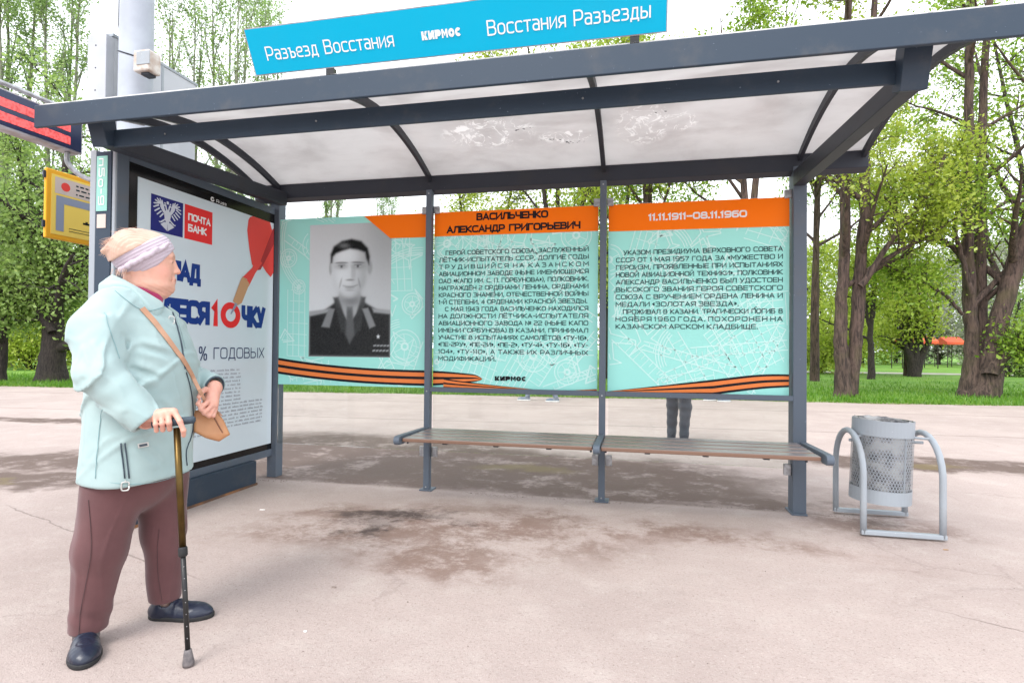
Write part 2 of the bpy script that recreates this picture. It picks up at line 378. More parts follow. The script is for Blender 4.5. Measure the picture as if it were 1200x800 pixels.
def _round(pts, r, closed):
    n = len(pts); out = []
    for i in range(n):
        p = np.array(pts[i], float)
        if not closed and i in (0, n-1): out.append(p); continue
        a = np.array(pts[(i-1) % n], float)-p; b = np.array(pts[(i+1) % n], float)-p; la, lb = np.linalg.norm(a), np.linalg.norm(b)
        q = min(r, la*.49, lb*.49); A, B = p+a/la*q, p+b/lb*q
        for t in (0, .25, .5, .75, 1): out.append(A*(1-t)**2+2*p*t*(1-t)+B*t*t)
    return out
def _strip(mb, pts, t, T, closed, d):
    pts = [np.array(p, float) for p in pts]
    q = [pts[0]]
    for p in pts[1:]:
        if np.linalg.norm(p-q[-1]) > 1e-6: q.append(p)
    if closed and np.linalg.norm(q[0]-q[-1]) < 1e-6: q.pop()
    n = len(q)
    if n < 2: return
    L, R = [], []
    for i in range(n):
        a = q[i]-q[i-1] if (i or closed) else q[1]-q[0]; b = q[(i+1) % n]-q[i] if (i < n-1 or closed) else a
        a = a/np.linalg.norm(a); b = b/np.linalg.norm(b); na = np.array([-a[1], a[0]]); nb = np.array([-b[1], b[0]])
        m = na+nb; l = np.linalg.norm(m); m = m/l if l > .1 else na
        k = min(1/max(m@na, .35), 2.2)*t/2
        c = q[i].copy()
        if not closed and i == 0: c = c-a*t*.5
        if not closed and i == n-1: c = c+b*t*.5
        L.append(c+m*k); R.append(c-m*k)
    vs = [T(*p, d) for p in L]+[T(*p, d) for p in R]
    fs = [(i, (i+1) % n, n+(i+1) % n, n+i) for i in range(n if closed else n-1)]
    mb.add(vs, fs)
LSP = .34
def _nat(s): return sum(_GL[c][0] for c in s)+LSP*(len(s)-1)
def put(mb, s, x0, x1, zb, cap, T, bold=.0, spacing=1.0):
    """write s between x0 and x1 on baseline zb with capital height cap; T maps (u,v,proud) -> world"""
    t = cap*(.105+bold*4.4); sc = (x1-x0-t)/max(_nat(s)-0, 1e-6); x = x0+t/2; h = cap-t; k = 0
    for c in s:
        w, g = _GL[c]
        for st in g:
            kind = st[0] if isinstance(st[0], str) else ''
            P = [(x+p[0]*w*sc, zb+t/2+p[1]*h) for p in st if not isinstance(p, str)]
            if kind: P = _round(P, cap*.26, kind == 'o')
            _strip(mb, P, t if c != '.' else t*1.1, T, kind == 'o', (k % 4)*.00022); k += 1
        x += (w+LSP)*sc
def width(s, cap, sx, bold=0, spacing=1.0): return _nat(s)*cap*sx+cap*(.105+bold*4.4)
def justify(mb, line, x0, x1, zb, cap, sx, T, bold=0, full=True):
    sp = 1.0
    words = line.split()
    ws = [width(w, cap, sx, bold) for w in words]
    tot = sum(ws); gap = (x1-x0-tot)/max(1, len(ws)-1)
    if gap < cap*.6: k = (x1-x0-cap*.6*(len(ws)-1))/tot; ws = [w*k for w in ws]; gap = cap*.6
    if not full: gap = min(gap, cap*.55)
    x = x0
    for w, l in zip(words, ws):
        put(mb, w, x, x+l, zb, cap, T, bold); x += l+gap

# ================================================================== GROUND
def ground_mat():
    m, t, p = newmat('worn_pinkish_asphalt'); g = N(t, 'NewGeometry').outputs['Position']
    s = N(t, 'SeparateXYZ'); t.links.new(g, s.inputs[0])
    n1 = N(t, 'TexNoise'); t.links.new(g, n1.inputs['Vector']); n1.inputs['Scale'].default_value = 1.7; n1.inputs['Detail'].default_value = 7; n1.inputs['Roughness'].default_value = .68
    sc = N(t, 'SeparateXYZ'); t.links.new(n1.outputs['Color'], sc.inputs[0])
    px = math_(t, 'ADD', s.outputs[0], math_(t, 'MULTIPLY', math_(t, 'SUBTRACT', sc.outputs[0], .5), 1.5))
    py = math_(t, 'ADD', s.outputs[1], math_(t, 'MULTIPLY', math_(t, 'SUBTRACT', sc.outputs[1], .5), 1.1))
    base = mixc(t, ramp(t, noise(t, .7, 6, .6, g), .3, .7), (.445, .365, .335), (.37, .30, .275))
    base = mixc(t, math_(t, 'MULTIPLY', ramp(t, noise(t, 3.3, 7, .7, g), .45, .75), .5), base, (.50, .435, .40))
    base = mixc(t, math_(t, 'MULTIPLY', ramp(t, noise(t, 75, 5, .85, g), .52, .66), .62), base, (.19, .145, .125))
    base = mixc(t, math_(t, 'MULTIPLY', ramp(t, noise(t, 17, 5, .7, g), .58, .74), .35), base, (.24, .18, .155))
    base = mixc(t, math_(t, 'MULTIPLY', ramp(t, noise(t, 95, 3, .75, N(t, 'NewGeometry').outputs['Position'], .5), .58, .68), .4), base, (.62, .56, .52))
    # brown worn patch in front of the bench
    def mx(*a):
        r = a[0]
        for b in a[1:]: r = math_(t, 'MAXIMUM', r, b)
        return r
    brown = mx(blob(t, px, py, -1.75, 3.35, .75, .42, .3, .5), blob(t, px, py, -1.0, 3.45, .8, .5, 0, .6), blob(t, px, py, -.1, 3.75, 1.2, .2, -.12, .7), blob(t, px, py, -1.1, 3.0, .45, .25, 0, .6))
    brk = ramp(t, math_(t, 'ADD', math_(t, 'MULTIPLY', noise(t, 2.2, 8, .72, g), .7), math_(t, 'MULTIPLY', noise(t, 22, 6, .8, g), .3)), .42, .56)
    base = mixc(t, math_(t, 'MULTIPLY', math_(t, 'MULTIPLY', brown, brk), .75), base, (.175, .105, .078))
    dark = mx(blob(t, px, py, -1.55, 3.62, .42, .13, .25, .6), blob(t, px, py, -1.65, 3.4, .16, .16, 0, .7))
    base = mixc(t, math_(t, 'MULTIPLY', dark, math_(t, 'ADD', .45, math_(t, 'MULTIPLY', brk, .5))), base, (.060, .045, .042))
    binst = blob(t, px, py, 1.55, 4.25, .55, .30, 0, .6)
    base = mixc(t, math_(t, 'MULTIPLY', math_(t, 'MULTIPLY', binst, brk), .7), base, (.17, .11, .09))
    # damp ground behind the shelter, to the left and the puddle at the right
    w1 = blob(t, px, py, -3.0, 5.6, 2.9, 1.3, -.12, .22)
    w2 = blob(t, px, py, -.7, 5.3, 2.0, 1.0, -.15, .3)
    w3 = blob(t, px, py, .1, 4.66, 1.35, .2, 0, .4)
    w4 = blob(t, px, py, -5.6, 4.55, 1.5, .50, .35, .3)
    w5 = blob(t, px, py, -5.9, 3.6, 1.9, .35, .30, .3)
    w6 = blob(t, px, py, 2.95, 6.65, 1.35, .40, .10, .25)
    w7 = blob(t, px, py, -8.2, 7.0, 2.0, .22, .1, .4)
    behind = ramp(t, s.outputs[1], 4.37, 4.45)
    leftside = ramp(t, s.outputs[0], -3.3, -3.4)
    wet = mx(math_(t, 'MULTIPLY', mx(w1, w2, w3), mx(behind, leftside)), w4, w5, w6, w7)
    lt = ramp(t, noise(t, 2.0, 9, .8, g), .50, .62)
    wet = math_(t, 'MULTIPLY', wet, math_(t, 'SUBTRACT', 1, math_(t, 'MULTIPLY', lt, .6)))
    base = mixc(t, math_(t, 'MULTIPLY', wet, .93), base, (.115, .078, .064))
    pud = mx(blob(t, s.outputs[0], py, -1.05, 5.35, .45, .16, 0, .5), blob(t, s.outputs[0], py, -5.35, 3.7, .35, .12, .2, .3), blob(t, s.outputs[0], py, 2.75, 6.6, .45, .16, .1, .4))
    base = mixc(t, math_(t, 'MULTIPLY', pud, .55), base, (.16, .12, .045))
    # joints
    for (a, b, w) in ((.055, 8.72, .016), (.055, 11.6, .02)):
        yy = math_(t, 'ABSOLUTE', math_(t, 'SUBTRACT', math_(t, 'SUBTRACT', s.outputs[1], math_(t, 'MULTIPLY', s.outputs[0], a)), math_(t, 'ADD', b, math_(t, 'MULTIPLY', sc.outputs[2], .12))))
        base = mixc(t, math_(t, 'MULTIPLY', ramp(t, yy, w*1.6, w*.5), .7), base, (.13, .10, .09))
    for (ax, ay, c0, lo, hi) in ((.34, 1, 1.72, -4.5, -2.0), (.55, 1, 3.63, 1.2, 3.4), (-.1, 1, 5.0, -4.5, 1.5)):
        l = math_(t, 'ABSOLUTE', math_(t, 'SUBTRACT', math_(t, 'ADD', math_(t, 'MULTIPLY', s.outputs[0], ax), s.outputs[1]), math_(t, 'ADD', c0, math_(t, 'MULTIPLY', math_(t, 'SUBTRACT', sc.outputs[2], .5), .16))))
        win = math_(t, 'MULTIPLY', ramp(t, s.outputs[0], lo, lo+.3), ramp(t, s.outputs[0], hi, hi-.3))
        base = mixc(t, math_(t, 'MULTIPLY', math_(t, 'MULTIPLY', ramp(t, l, .009, .003), win), .55), base, (.14, .11, .10))
    # sparse cracks
    vo = N(t, 'TexVoronoi', feature='DISTANCE_TO_EDGE'); vo.inputs['Scale'].default_value = .75
    wv = N(t, 'VectorMath', operation='MULTIPLY_ADD'); t.links.new(n1.outputs['Color'], wv.inputs[0]); wv.inputs[1].default_value = (.6, .6, 0); t.links.new(g, wv.inputs[2])
    t.links.new(wv.outputs[0], vo.inputs['Vector'])
    ck = math_(t, 'MULTIPLY', ramp(t, vo.outputs['Distance'], .009, .002), ramp(t, noise(t, .9, 3, .5, g), .5, .6))
    base = mixc(t, math_(t, 'MULTIPLY', ck, .2), base, (.15, .11, .10))
    t.links.new(base, p.inputs['Base Color'])
    r = math_(t, 'SUBTRACT', .9, math_(t, 'MULTIPLY', wet, .18))
    r = math_(t, 'SUBTRACT', r, math_(t, 'MULTIPLY', pud, .12), clamp=True)
    t.links.new(r, p.inputs['Roughness']); p.inputs['Specular IOR Level'].default_value = .25
    h = math_(t, 'ADD', noise(t, 160, 3, .7, g), math_(t, 'MULTIPLY', noise(t, 9, 5, .6, g), 2.2))
    bn = N(t, 'Bump'); bn.inputs['Distance'].default_value = .009
    t.links.new(math_(t, 'SUBTRACT', .55, math_(t, 'MULTIPLY', pud, .5)), bn.inputs['Strength']); t.links.new(h, bn.inputs['Height']); t.links.new(bn.outputs[0], p.inputs['Normal'])
    return m
M['ground'] = ground_mat()
def lawn_mat():
    m, t, p = newmat('spring_lawn'); g = N(t, 'NewGeometry').outputs['Position']
    c = mixc(t, ramp(t, noise(t, .35, 6, .65, g), .35, .68), (.095, .24, .018), (.20, .36, .045))
    c = mixc(t, math_(t, 'MULTIPLY', ramp(t, noise(t, .9, 6, .7, g), .52, .72), .6), c, (.22, .20, .07))
    c = mixc(t, math_(t, 'MULTIPLY', ramp(t, noise(t, 24, 3, .7, g), .45, .7), .5), c, (.05, .12, .01))
    sx = N(t, 'SeparateXYZ'); t.links.new(g, sx.inputs[0])
    ev = math_(t, 'SUBTRACT', sx.outputs[1], math_(t, 'ADD', math_(t, 'MULTIPLY', sx.outputs[0], .085), math_(t, 'MULTIPLY', noise(t, 1.8, 5, .7, g), 1.2)))
    c = mixc(t, math_(t, 'MULTIPLY', ramp(t, ev, 13.75, 13.2), .85), c, (.26, .20, .13))
    t.links.new(c, p.inputs['Base Color']); p.inputs['Roughness'].default_value = .9
    bump(t, p, noise(t, 30, 4, .7, g), .8, .05)
    return m
M['lawn'] = lawn_mat()
M['path'] = surf('pale_path', (.42, .38, .34), (.34, .31, .28), 2, .9)

# lawn sheet out to the horizon, plaza sheet above it up to an uneven lawn edge
v = [(-900, -900, -.008), (900, -900, -.008), (900, 1500, -.008), (-900, 1500, -.008)]
mkobj('lawn', v, [(0, 1, 2, 3)], M['lawn'], kind='structure')
def edgeY(x): return 13.75+.085*(x-.5)+.10*math.sin(x*.9)+.05*math.sin(x*3.1+1)+.03*math.sin(x*9.7)
xs = np.linspace(-60, 45, 700)
rows = [(-60, -40, 0), (45, -40, 0)]
mb = MB(); n = len(xs)
vs = [(x, edgeY(x), .0) for x in xs]+[(x, -40, .0) for x in xs]
mb.add(vs, [(i, n+i, n+i+1, i+1) for i in range(n-1)]).build('pavement', M['ground'], kind='structure')
mb = MB(); mb.box(-70, 70, 33.5, 35.6, -.05, .002); mb.build('park_path', M['path'], kind='structure')

# grass tufts on the lawn near the pavement (uncountable)
def grass():
    r = np.random.default_rng(5); n = 42000
    x = r.uniform(-24, 14, n); y = 13.7+.085*x+r.power(.55, n)*0+r.exponential(3.2, n)
    y = np.maximum(y, [edgeY(a)+r.uniform(-.06, .1) for a in x])
    a = r.uniform(0, 2*np.pi, n); h = r.uniform(.035, .12, n)*np.where(r.random(n) < .06, 1.7, 1); w = r.uniform(.008, .02, n)
    lx, ly = r.normal(0, .03, n), r.normal(0, .03, n)
    h = h*np.clip((y-13.7-.085*x)*2.2+r.normal(.25, .25, n), .25, 1)
    P = np.zeros((n, 3, 3)); ca, sa = np.cos(a)*w, np.sin(a)*w
    P[:, 0] = np.c_[x-ca, y-sa, np.full(n, -.01)]; P[:, 1] = np.c_[x+ca, y+sa, np.full(n, -.01)]; P[:, 2] = np.c_[x+lx, y+ly, h]
    o = mkobj('grass', P.reshape(-1, 3), np.arange(3*n).reshape(-1, 3), M['grassblade'], kind='stuff')
    tag(o, 'short fresh green grass along the far edge of the pavement', 'grass')
M['grassblade'] = leafmat('grass_blades', (.06, .17, .01), (.13, .30, .02), (.27, .42, .06))
grass()
# crumbs of broken asphalt along the joint under the shelter posts
def crumbs():
    r = np.random.default_rng(3); mb = MB()
    for i in range(2600):
        if i < 1150: x = r.uniform(-3.3, 1.6); y = 4.36+.05*math.sin(x*2.3)+.03*math.sin(x*7)+abs(r.normal(0, .055))
        else: x = r.uniform(-2.8, 2.6); y = r.uniform(1.4, 4.4)
        s = r.uniform(.0025, .009) if i < 1150 else r.uniform(.002, .005)
        q = r.normal(0, 1, (4, 3)); q /= np.linalg.norm(q, axis=1)[:, None]
        mb.add([(x+s*a, y+s*b, s*.3+s*.8*abs(c)) for a, b, c in q], [(0, 1, 2), (0, 2, 3), (0, 3, 1), (1, 3, 2)])
    o = mb.build('gravel_crumbs', M['crumb'], kind='stuff'); tag(o, 'loose crumbs of broken asphalt along the joint under the shelter', 'gravel')
M['crumb'] = surf('crumbs', (.30, .24, .21), (.12, .09, .08), 40, .9)
crumbs()
def litter():
    r = random.Random(4)
    for (x, y, nm, lb, c) in ((358, 740, 'paper_scrap', 'tiny white paper scrap on the pavement right of the cane tip', 'residue'), (392, 688, 'pebble', 'small dark pebble on the pavement in front of the bench', 'crumb'),
                              (1108, 644, 'dry_leaf', 'small tan dry leaf on the pavement beside the litter bin frame', 'leafdry'), (307, 598, 'cigarette_butt', 'white cigarette butt on the pavement beside the advertising plinth', 'residue')):
        p = onG(x, y); mb = MB(); p_s = .009 if nm == 'paper_scrap' else .015
        pts = [(p[0]+p_s*math.cos(a)*r.uniform(.5, 1.2), p[1]+.008*math.sin(a)*r.uniform(.6, 1.2)) for a in [k*math.pi/3 for k in range(6)]]
        if nm == 'cigarette_butt': mb.tube([(p[0]-.017, p[1], .005), (p[0]+.017, p[1]+.008, .005)], .004, 6)
        else: mb.prism(pts, 'z', .001, .004)
        tag(mb.build(nm, M[c]), lb, nm.split('_')[-1])
M['leafdry'] = surf('dry_leaf', (.45, .27, .14), (.3, .18, .09), 40, .8)
litter()

# ================================================================== SHELTER
YW = 4.40
PX = (-1.66, -.26, 1.11)
sh = thing('bus_shelter', 'blue-grey steel bus stop shelter with a curved milky roof and glass back wall', 'bus shelter', (-1, YW, 0))
# posts
for x in PX[:2]:
    MB().box(x-.024, x+.024, YW-.04, YW+.02, 0, 2.43).build('post', M['post'], sh, bevel=.004)
MB().box(PX[2]-.035, PX[2]+.055, YW-.03, YW+.10, 0, 2.46).build('post', M['post'], sh, bevel=.005)
MB().box(-3.19, -3.10, YW+.07, YW+.17, 0, 2.46).build('post', M['post'], sh, bevel=.005)
for x in PX:
    MB().box(x-.05, x+.055, YW-.06, YW+.05 if x != PX[2] else YW+.12, 0, .012).build('foot_plate', M['post'], sh, bevel=.002)
# back beam, front fascia, lower front beam
m = MB(); m.prism([(YW-.02, 2.43), (YW+.06, 2.41), (YW+.10, 2.53), (YW-.01, 2.565)], 'x', -3.28, 1.56)
m.build('back_beam', M['steel_d'], sh, bevel=.003)
MB().box(-3.27, 1.56, 2.50, 2.52, 2.347, 2.470).build('front_fascia', M['steel'], sh, bevel=.004)
MB().box(-2.95, 1.07, 2.70, 2.72, 2.287, 2.387).build('front_beam', M['steel'], sh, bevel=.004)
# arms: box beam, with an upturned lighter end
def arm(x0, x1, dz=0):
    m = MB(); m.prism([(2.66, 2.245+dz), (YW-.02, 2.32+dz), (YW-.02, 2.43+dz), (2.66, 2.335+dz)], 'x', x0, x1)
    m.build('roof_arm', M['steel_d'], sh, bevel=.004)
    m = MB(); m.prism([(2.66, 2.235+dz), (2.74, 2.26+dz), (2.70, 2.43+dz), (2.60, 2.43+dz)], 'x', x0-.012, x1+.012)
    m.build('arm_end', M['steel'], sh, bevel=.004)
arm(1.075, 1.155); arm(-3.04, -2.96, .045)
# upright blocks between arm ends and fascia
for x in (-2.93, 1.03): MB().box(x-.035, x+.035, 2.525, 2.60, 2.39, 2.465).build('bracket', M['black'], sh)
# curved roof
_AY = np.linspace(2.52, 4.44, 60); _AZ = np.interp(_AY, [2.5, 2.65, 2.8, 3.0, 3.27, 3.5, 3.7, 4.0, 4.25, 4.45], [2.44, 2.50, 2.555, 2.62, 2.68, 2.70, 2.695, 2.645, 2.575, 2.50])
_AZ = np.convolve(np.pad(_AZ, 4, 'reflect', reflect_type='odd'), np.ones(9)/9, 'valid')
def arc(y): return float(np.interp(y, _AY, _AZ))
ys = np.linspace(2.52, 4.44, 26)
RX = [-3.262, -3.05, -1.66, -.26, 1.12, 1.53]
for a, b in zip(RX[:-1], RX[1:]):
    m = MB(); n = len(ys)
    vs = [(x, y, arc(y)+.028+dz) for dz in (0, .008) for x in (a+.004, b-.004) for y in ys]
    fs = []
    for i in range(n-1):
        fs += [(i, i+1, n+i+1, n+i), (2*n+i, 3*n+i, 3*n+i+1, 2*n+i+1), (i, 2*n+i, 2*n+i+1, i+1), (n+i, n+i+1, 3*n+i+1, 3*n+i)]
    m.add(vs, fs).build('roof_panel', M['poly'], sh, smooth=False)
for x in RX:
    w = .013 if x not in (-.26,) else .016
    m = MB(); n = len(ys)
    vs = [(x+s*w, y, arc(y)+z) for z in (-.025, .026) for s in (-1, 1) for y in ys]
    fs = [(0, n, 3*n, 2*n), (n-1, 3*n-1, 4*n-1, 2*n-1)]
    for i in range(n-1): fs += [(i, i+1, n+i+1, n+i), (2*n+i, 3*n+i, 3*n+i+1, 2*n+i+1), (i, 2*n+i, 2*n+i+1, i+1), (n+i, n+i+1, 3*n+i+1, 3*n+i)]
    m.add(vs, fs).build('roof_rib', M['steel_d'], sh)
# scraped glue left by old stickers on the underside of two panels
r = random.Random(11); m = MB()
def scrape(cx, cy, w, h, k):
    for _ in range(k):
        x, y = cx+r.uniform(-w, w), cy+r.uniform(-h, h); a = r.choice([r.gauss(.2, .4), r.gauss(-1.1, .4)]); L = r.uniform(.03, .16)
        pts = []
        for q in range(5):
            pts.append((x, y)); a += r.gauss(0, .5); x += math.cos(a)*L/4; y += math.sin(a)*L/4
        wd = r.uniform(.0015, .006)
        vs = []
        for q, (x, y) in enumerate(pts):
            ww = wd*(1 if 0 < q < 4 else .3)
            vs += [(x, y-ww, arc(y-ww)+.0265), (x, y+ww, arc(y+ww)+.0265)]
        m.add(vs, [(2*q, 2*q+2, 2*q+3, 2*q+1) for q in range(4)])
m = MB()
for cx, cy, k in ((-.78, 3.90, 6), (-.62, 4.05, 7), (-.45, 4.10, 12), (-2.6, 3.7, 3), (.15, 3.83, 2), (-2.3, 3.5, 3)):
    for j in range(k):
        x, y = cx+r.uniform(-.07, .07), cy+r.uniform(-.012, .012); s = r.uniform(.003, .008)
        m.add([(x-s, y-s, arc(y)+.0245), (x+s, y-s*.4, arc(y)+.0245), (x+s*.7, y+s, arc(y)+.0245), (x-s, y+s*.5, arc(y)+.0245)], [(0, 1, 2, 3)])
m.build('dirt_specks', M['ink'], sh, kind='stuff')
# rails
MB().box(PX[0]+.024, PX[1]-.024, YW-.034, YW+.012, .795, .832).build('rail', M['post'], sh, bevel=.003)
MB().box(PX[1]+.024, PX[2]-.035, YW-.034, YW+.012, .795, .832).build('rail', M['post'], sh, bevel=.003)
for x in (-2.6, -1.66, -.26, .6):
    MB().tube([(x, 2.7005, 2.337), (x, 2.6965, 2.337)], .005, 8).build('screw', M['galv'], sh)
for x in PX[:2]:
    for z in (.03, .80, 2.40): MB().tube([(x, YW-.0402, z), (x, YW-.044, z)], .006, 8).build('screw', M['galv'], sh)
# glass panes and their clamps
BAYS = ((-3.06, -1.745+.055), (-1.630, -.30), (-.215, 1.068))
for a, b in BAYS:
    MB().box(a, b, YW+.030, YW+.038, .31, 2.262).build('glass_pane', M['glass'], sh)
for x, s in ((PX[0], -1), (PX[0], 1), (PX[1], -1), (PX[1], 1), (PX[2]-.01, -1)):
    for z in ((2.245, 2.305), (.265, .345)):
        x0 = x+s*.026; x1 = x+s*.075
        MB().box(min(x0, x1), max(x0, x1), YW+.004, YW+.028, *z).build('glass_clamp', M['galv'], sh, bevel=.003)
# bolts under the roof beam and on the fascia
for x, z in ((-1.48, 2.475), (-.02, 2.475)):
    MB().box(x-.02, x+.02, 2.522, 2.55, 2.455, 2.515).build('sign_bracket', M['black'], sh)

# ---------------------------------------------------------------- printed banners on the glass
YB = YW+.028
def T3(yoff):
    return lambda u, w, d=0: (u, YB-yoff-d, w)
def quads(mb, pts, T):          # closed polygon, each a hair in front of the last
    mb.q = getattr(mb, 'q', 0)+1
    mb.add([(p[0], p[1]-.00006*(mb.q % 23), p[2]) for p in (T(*p) for p in pts)], [tuple(range(len(pts)))])
def stroke(mb, pts, w, TT, closed=False):
    pts = [np.array(p, float) for p in pts]
    if closed: pts = pts+[pts[0]]
    for a, b in zip(pts[:-1], pts[1:]):
        d = b-a; L = np.linalg.norm(d)
        if L < 1e-6: continue
        n = np.array([-d[1], d[0]])/L*w/2; e = d/L*w*.3; T = TT
        mb.k = (getattr(mb, 'k', 0)+1) % 11; oy = -.00009*mb.k; T0 = T
        T = lambda u, w_, T0=T0, oy=oy: (lambda p: (p[0], p[1]+oy, p[2]))(T0(u, w_))
        mb.add([T(*(a-n-e)), T(*(b-n+e)), T(*(b+n+e)), T(*(a+n-e))], [(0, 1, 2, 3)])
def circ(cx, cy, r, k=22, a0=0, a1=2*math.pi): return [(cx+r*math.cos(a0+(a1-a0)*i/k), cy+r*math.sin(a0+(a1-a0)*i/k)) for i in range(k+1)]
def clip(pts, x0, x1, z0, z1): return all(x0 <= p[0] <= x1 and z0 <= p[1] <= z1 for p in pts)
def blueprint(x0, x1, z0, z1, seed, T, keep=None):
    """technical line-drawing pattern: rulers, wheels, triangles, wings, frames"""
    r = random.Random(seed); mb = MB()
    def S(pts, w=.006, closed=False):
        pts = list(pts)+([pts[0]] if closed else [])
        for a, b in zip(pts[:-1], pts[1:]):
            k = max(1, int(math.dist(a, b)/.04))
            for i in range(k):
                p = (a[0]+(b[0]-a[0])*i/k, a[1]+(b[1]-a[1])*i/k); q = (a[0]+(b[0]-a[0])*(i+1)/k, a[1]+(b[1]-a[1])*(i+1)/k)
                if clip((p, q), x0+.006, x1-.006, z0+.006, z1-.006) and (keep is None or not (keep[0]-.01 < p[0] < keep[1]+.01 and keep[2]-.01 < p[1] < keep[3]+.01)): stroke(mb, [p, q], w*1.35, T)
    area = (x1-x0)*(z1-z0)
    for i in range(int(20*area)+6):
        cx, cz = r.uniform(x0, x1), r.uniform(z0, z1); k = r.randrange(6); a = r.uniform(0, 3.14); ca, sa = math.cos(a), math.sin(a)
        def R(u, v): return (cx+u*ca-v*sa, cz+u*sa+v*ca)
        if k == 0:                                   # ladder / ruler
            L = r.uniform(.35, .7); w = r.uniform(.05, .1)
            S([R(-L/2, -w/2), R(L/2, -w/2)]); S([R(-L/2, w/2), R(L/2, w/2)])
            for j in range(int(L/.04)): S([R(-L/2+j*.04, -w/2), R(-L/2+j*.04, w/2 if j % 2 else 0)], .004)
        elif k == 1:                                 # wheel
            q = r.uniform(.06, .14); S(circ(cx, cz, q)); S(circ(cx, cz, q*.75), .004); S(circ(cx, cz, q*.2), .012)
            for j in range(6): S([R(q*.2*math.cos(j), q*.2*math.sin(j)), R(q*.75*math.cos(j), q*.75*math.sin(j))], .004)
        elif k == 2:                                 # triangle
            q = r.uniform(.06, .13); S([R(-q, 0), R(q, 0), R(0, q*1.4)], .009, True); S([R(-q*.5, q*.2), R(q*.5, q*.2), R(0, q)], .004, True)
        elif k == 3:                                 # lattice frame
            L, w = r.uniform(.3, .6), r.uniform(.15, .3)
            for j in range(5): S([R(-L/2, -w/2+w*j/4), R(L/2, -w/2+w*j/4+.03)], .005)
            for j in range(7): S([R(-L/2+L*j/6, -w/2), R(-L/2+L*j/6, w/2)], .004)
        elif k == 4:                                 # aircraft outline
            q = r.uniform(.1, .2)
            S([R(0, q), R(.1*q, .3*q), R(q, -.1*q), R(q, -.25*q), R(.1*q, -.05*q), R(.07*q, -.7*q), R(.35*q, -.9*q), R(-.35*q, -.9*q), R(-.07*q, -.7*q), R(-.1*q, -.05*q), R(-q, -.25*q), R(-q, -.1*q), R(-.1*q, .3*q)], .006, True)
        else:                                        # curves
            q = r.uniform(.2, .5)
            for j in range(4): S(circ(cx, cz, q+j*.02, 20, a, a+1.2), .005)
    return mb
def kirmos(mb, x0, z0, w, h, T):
    """squat rounded block letters of the logo К И Р М О С"""
    f = w/6.0; g = f*.10; c = f-g
    def L(i): return x0+i*f
    def P(i, pts): quads(mb, [(L(i)+c*u, z0+h*v) for u, v in pts], T)
    P(0, [(0, 0), (.38, 0), (.38, 1), (0, 1)]); P(0, [(.38, .38), (.62, 1), (1, 1), (.72, .52), (.38, .52)]); P(0, [(.38, .38), (.38, .5), (.74, .5), (1, .0), (.5, 0)])
    P(1, [(0, 0), (.42, 0), (1, .6), (1, 1), (.66, 1), (0, .33)]); P(1, [(0, .36), (.3, .66), (.3, 1), (0, 1)]); P(1, [(.66, 0), (1, 0), (1, .56), (.66, .22)])
    P(2, [(0, 0), (.36, 0), (.36, 1), (0, 1)]); P(2, [(.36, .26), (.75, .26), (.97, .45), (1, .7), (.9, .9), (.7, 1), (.36, 1)])
    P(3, [(0, 0), (.26, 0), (.26, .62), (.50, .18), (.74, .62), (.74, 0), (1, 0), (1, 1), (.72, 1), (.5, .55), (.28, 1), (0, 1)])
    for i, op in ((4, False), (5, True)):
        k = 18; a0, a1 = (.75, 5.53) if op else (0, 6.283)
        for j in range(k):
            p, q = a0+(a1-a0)*j/k, a0+(a1-a0)*(j+1)/k
            quads(mb, [(L(i)+c*(.5+.5*math.cos(p)), z0+h*(.5+.5*math.sin(p))), (L(i)+c*(.5+.5*math.cos(q)), z0+h*(.5+.5*math.sin(q))),
                       (L(i)+c*(.5+.14*math.cos(q)), z0+h*(.5+.14*math.sin(q))), (L(i)+c*(.5+.14*math.cos(p)), z0+h*(.5+.14*math.sin(p)))], T)
def banner(label, x0, x1, z0=.822, z1=2.256, seed=1, keep=None):
    b = thing('printed_banner', label, 'banner', ((x0+x1)/2, YB, z0), 'printed banners on the shelter glass')
    MB().box(x0, x1, YB-.0025, YB+.0015, z0, z1).build('backing_sheet', M['teal'], b)
    blueprint(x0, x1, z0, z1, seed, T3(.0035), keep).build('line_drawing', M['teal_line'], b, kind='stuff')
    return b
def band(b, pts): 
    m = MB(); m.prism(pts, 'y', YB-.0055, YB-.0026); m.build('header_band', M['orange'], b)
def curve_y(xs, f): return [(x, f(x)) for x in xs]
def ribbon(b, xs, top, bot, T0=.006):
    """black ribbon with orange stripes between the curves top(x) and bot(x)"""
    def strip(lo, hi, yo):
        m = MB(); vs = []
        for x in xs:
            t, q = top(x), bot(x); vs += [(x, YB-yo, q+(t-q)*lo), (x, YB-yo, q+(t-q)*hi)]
        return m.add(vs, [(2*i, 2*i+2, 2*i+3, 2*i+1) for i in range(len(xs)-1)])
    strip(0, 1, T0).build('ribbon', M['ink'], b)
    for k, (lo, hi) in enumerate(((.15, .41), (.59, .85))):
        strip(lo, hi, T0+.0007).build('ribbon_stripe', M['ribbon'], b)
    return strip
# banner 1: portrait
b1 = banner('left printed banner with a black and white portrait of a man in uniform', -3.055, -1.70, seed=21, keep=(-2.768, -2.008, 1.066, 2.2))
band(b1, [(-2.261, 2.2555), (-2.02, 2.060), (-1.701, 2.058), (-1.701, 2.2555)])
ribbon(b1, np.linspace(-3.054, -1.701, 40), lambda x: .965+.085*((-1.70-x)/1.35)**2.2, lambda x: .838+.075*((-1.70-x)/1.35)**2.2)
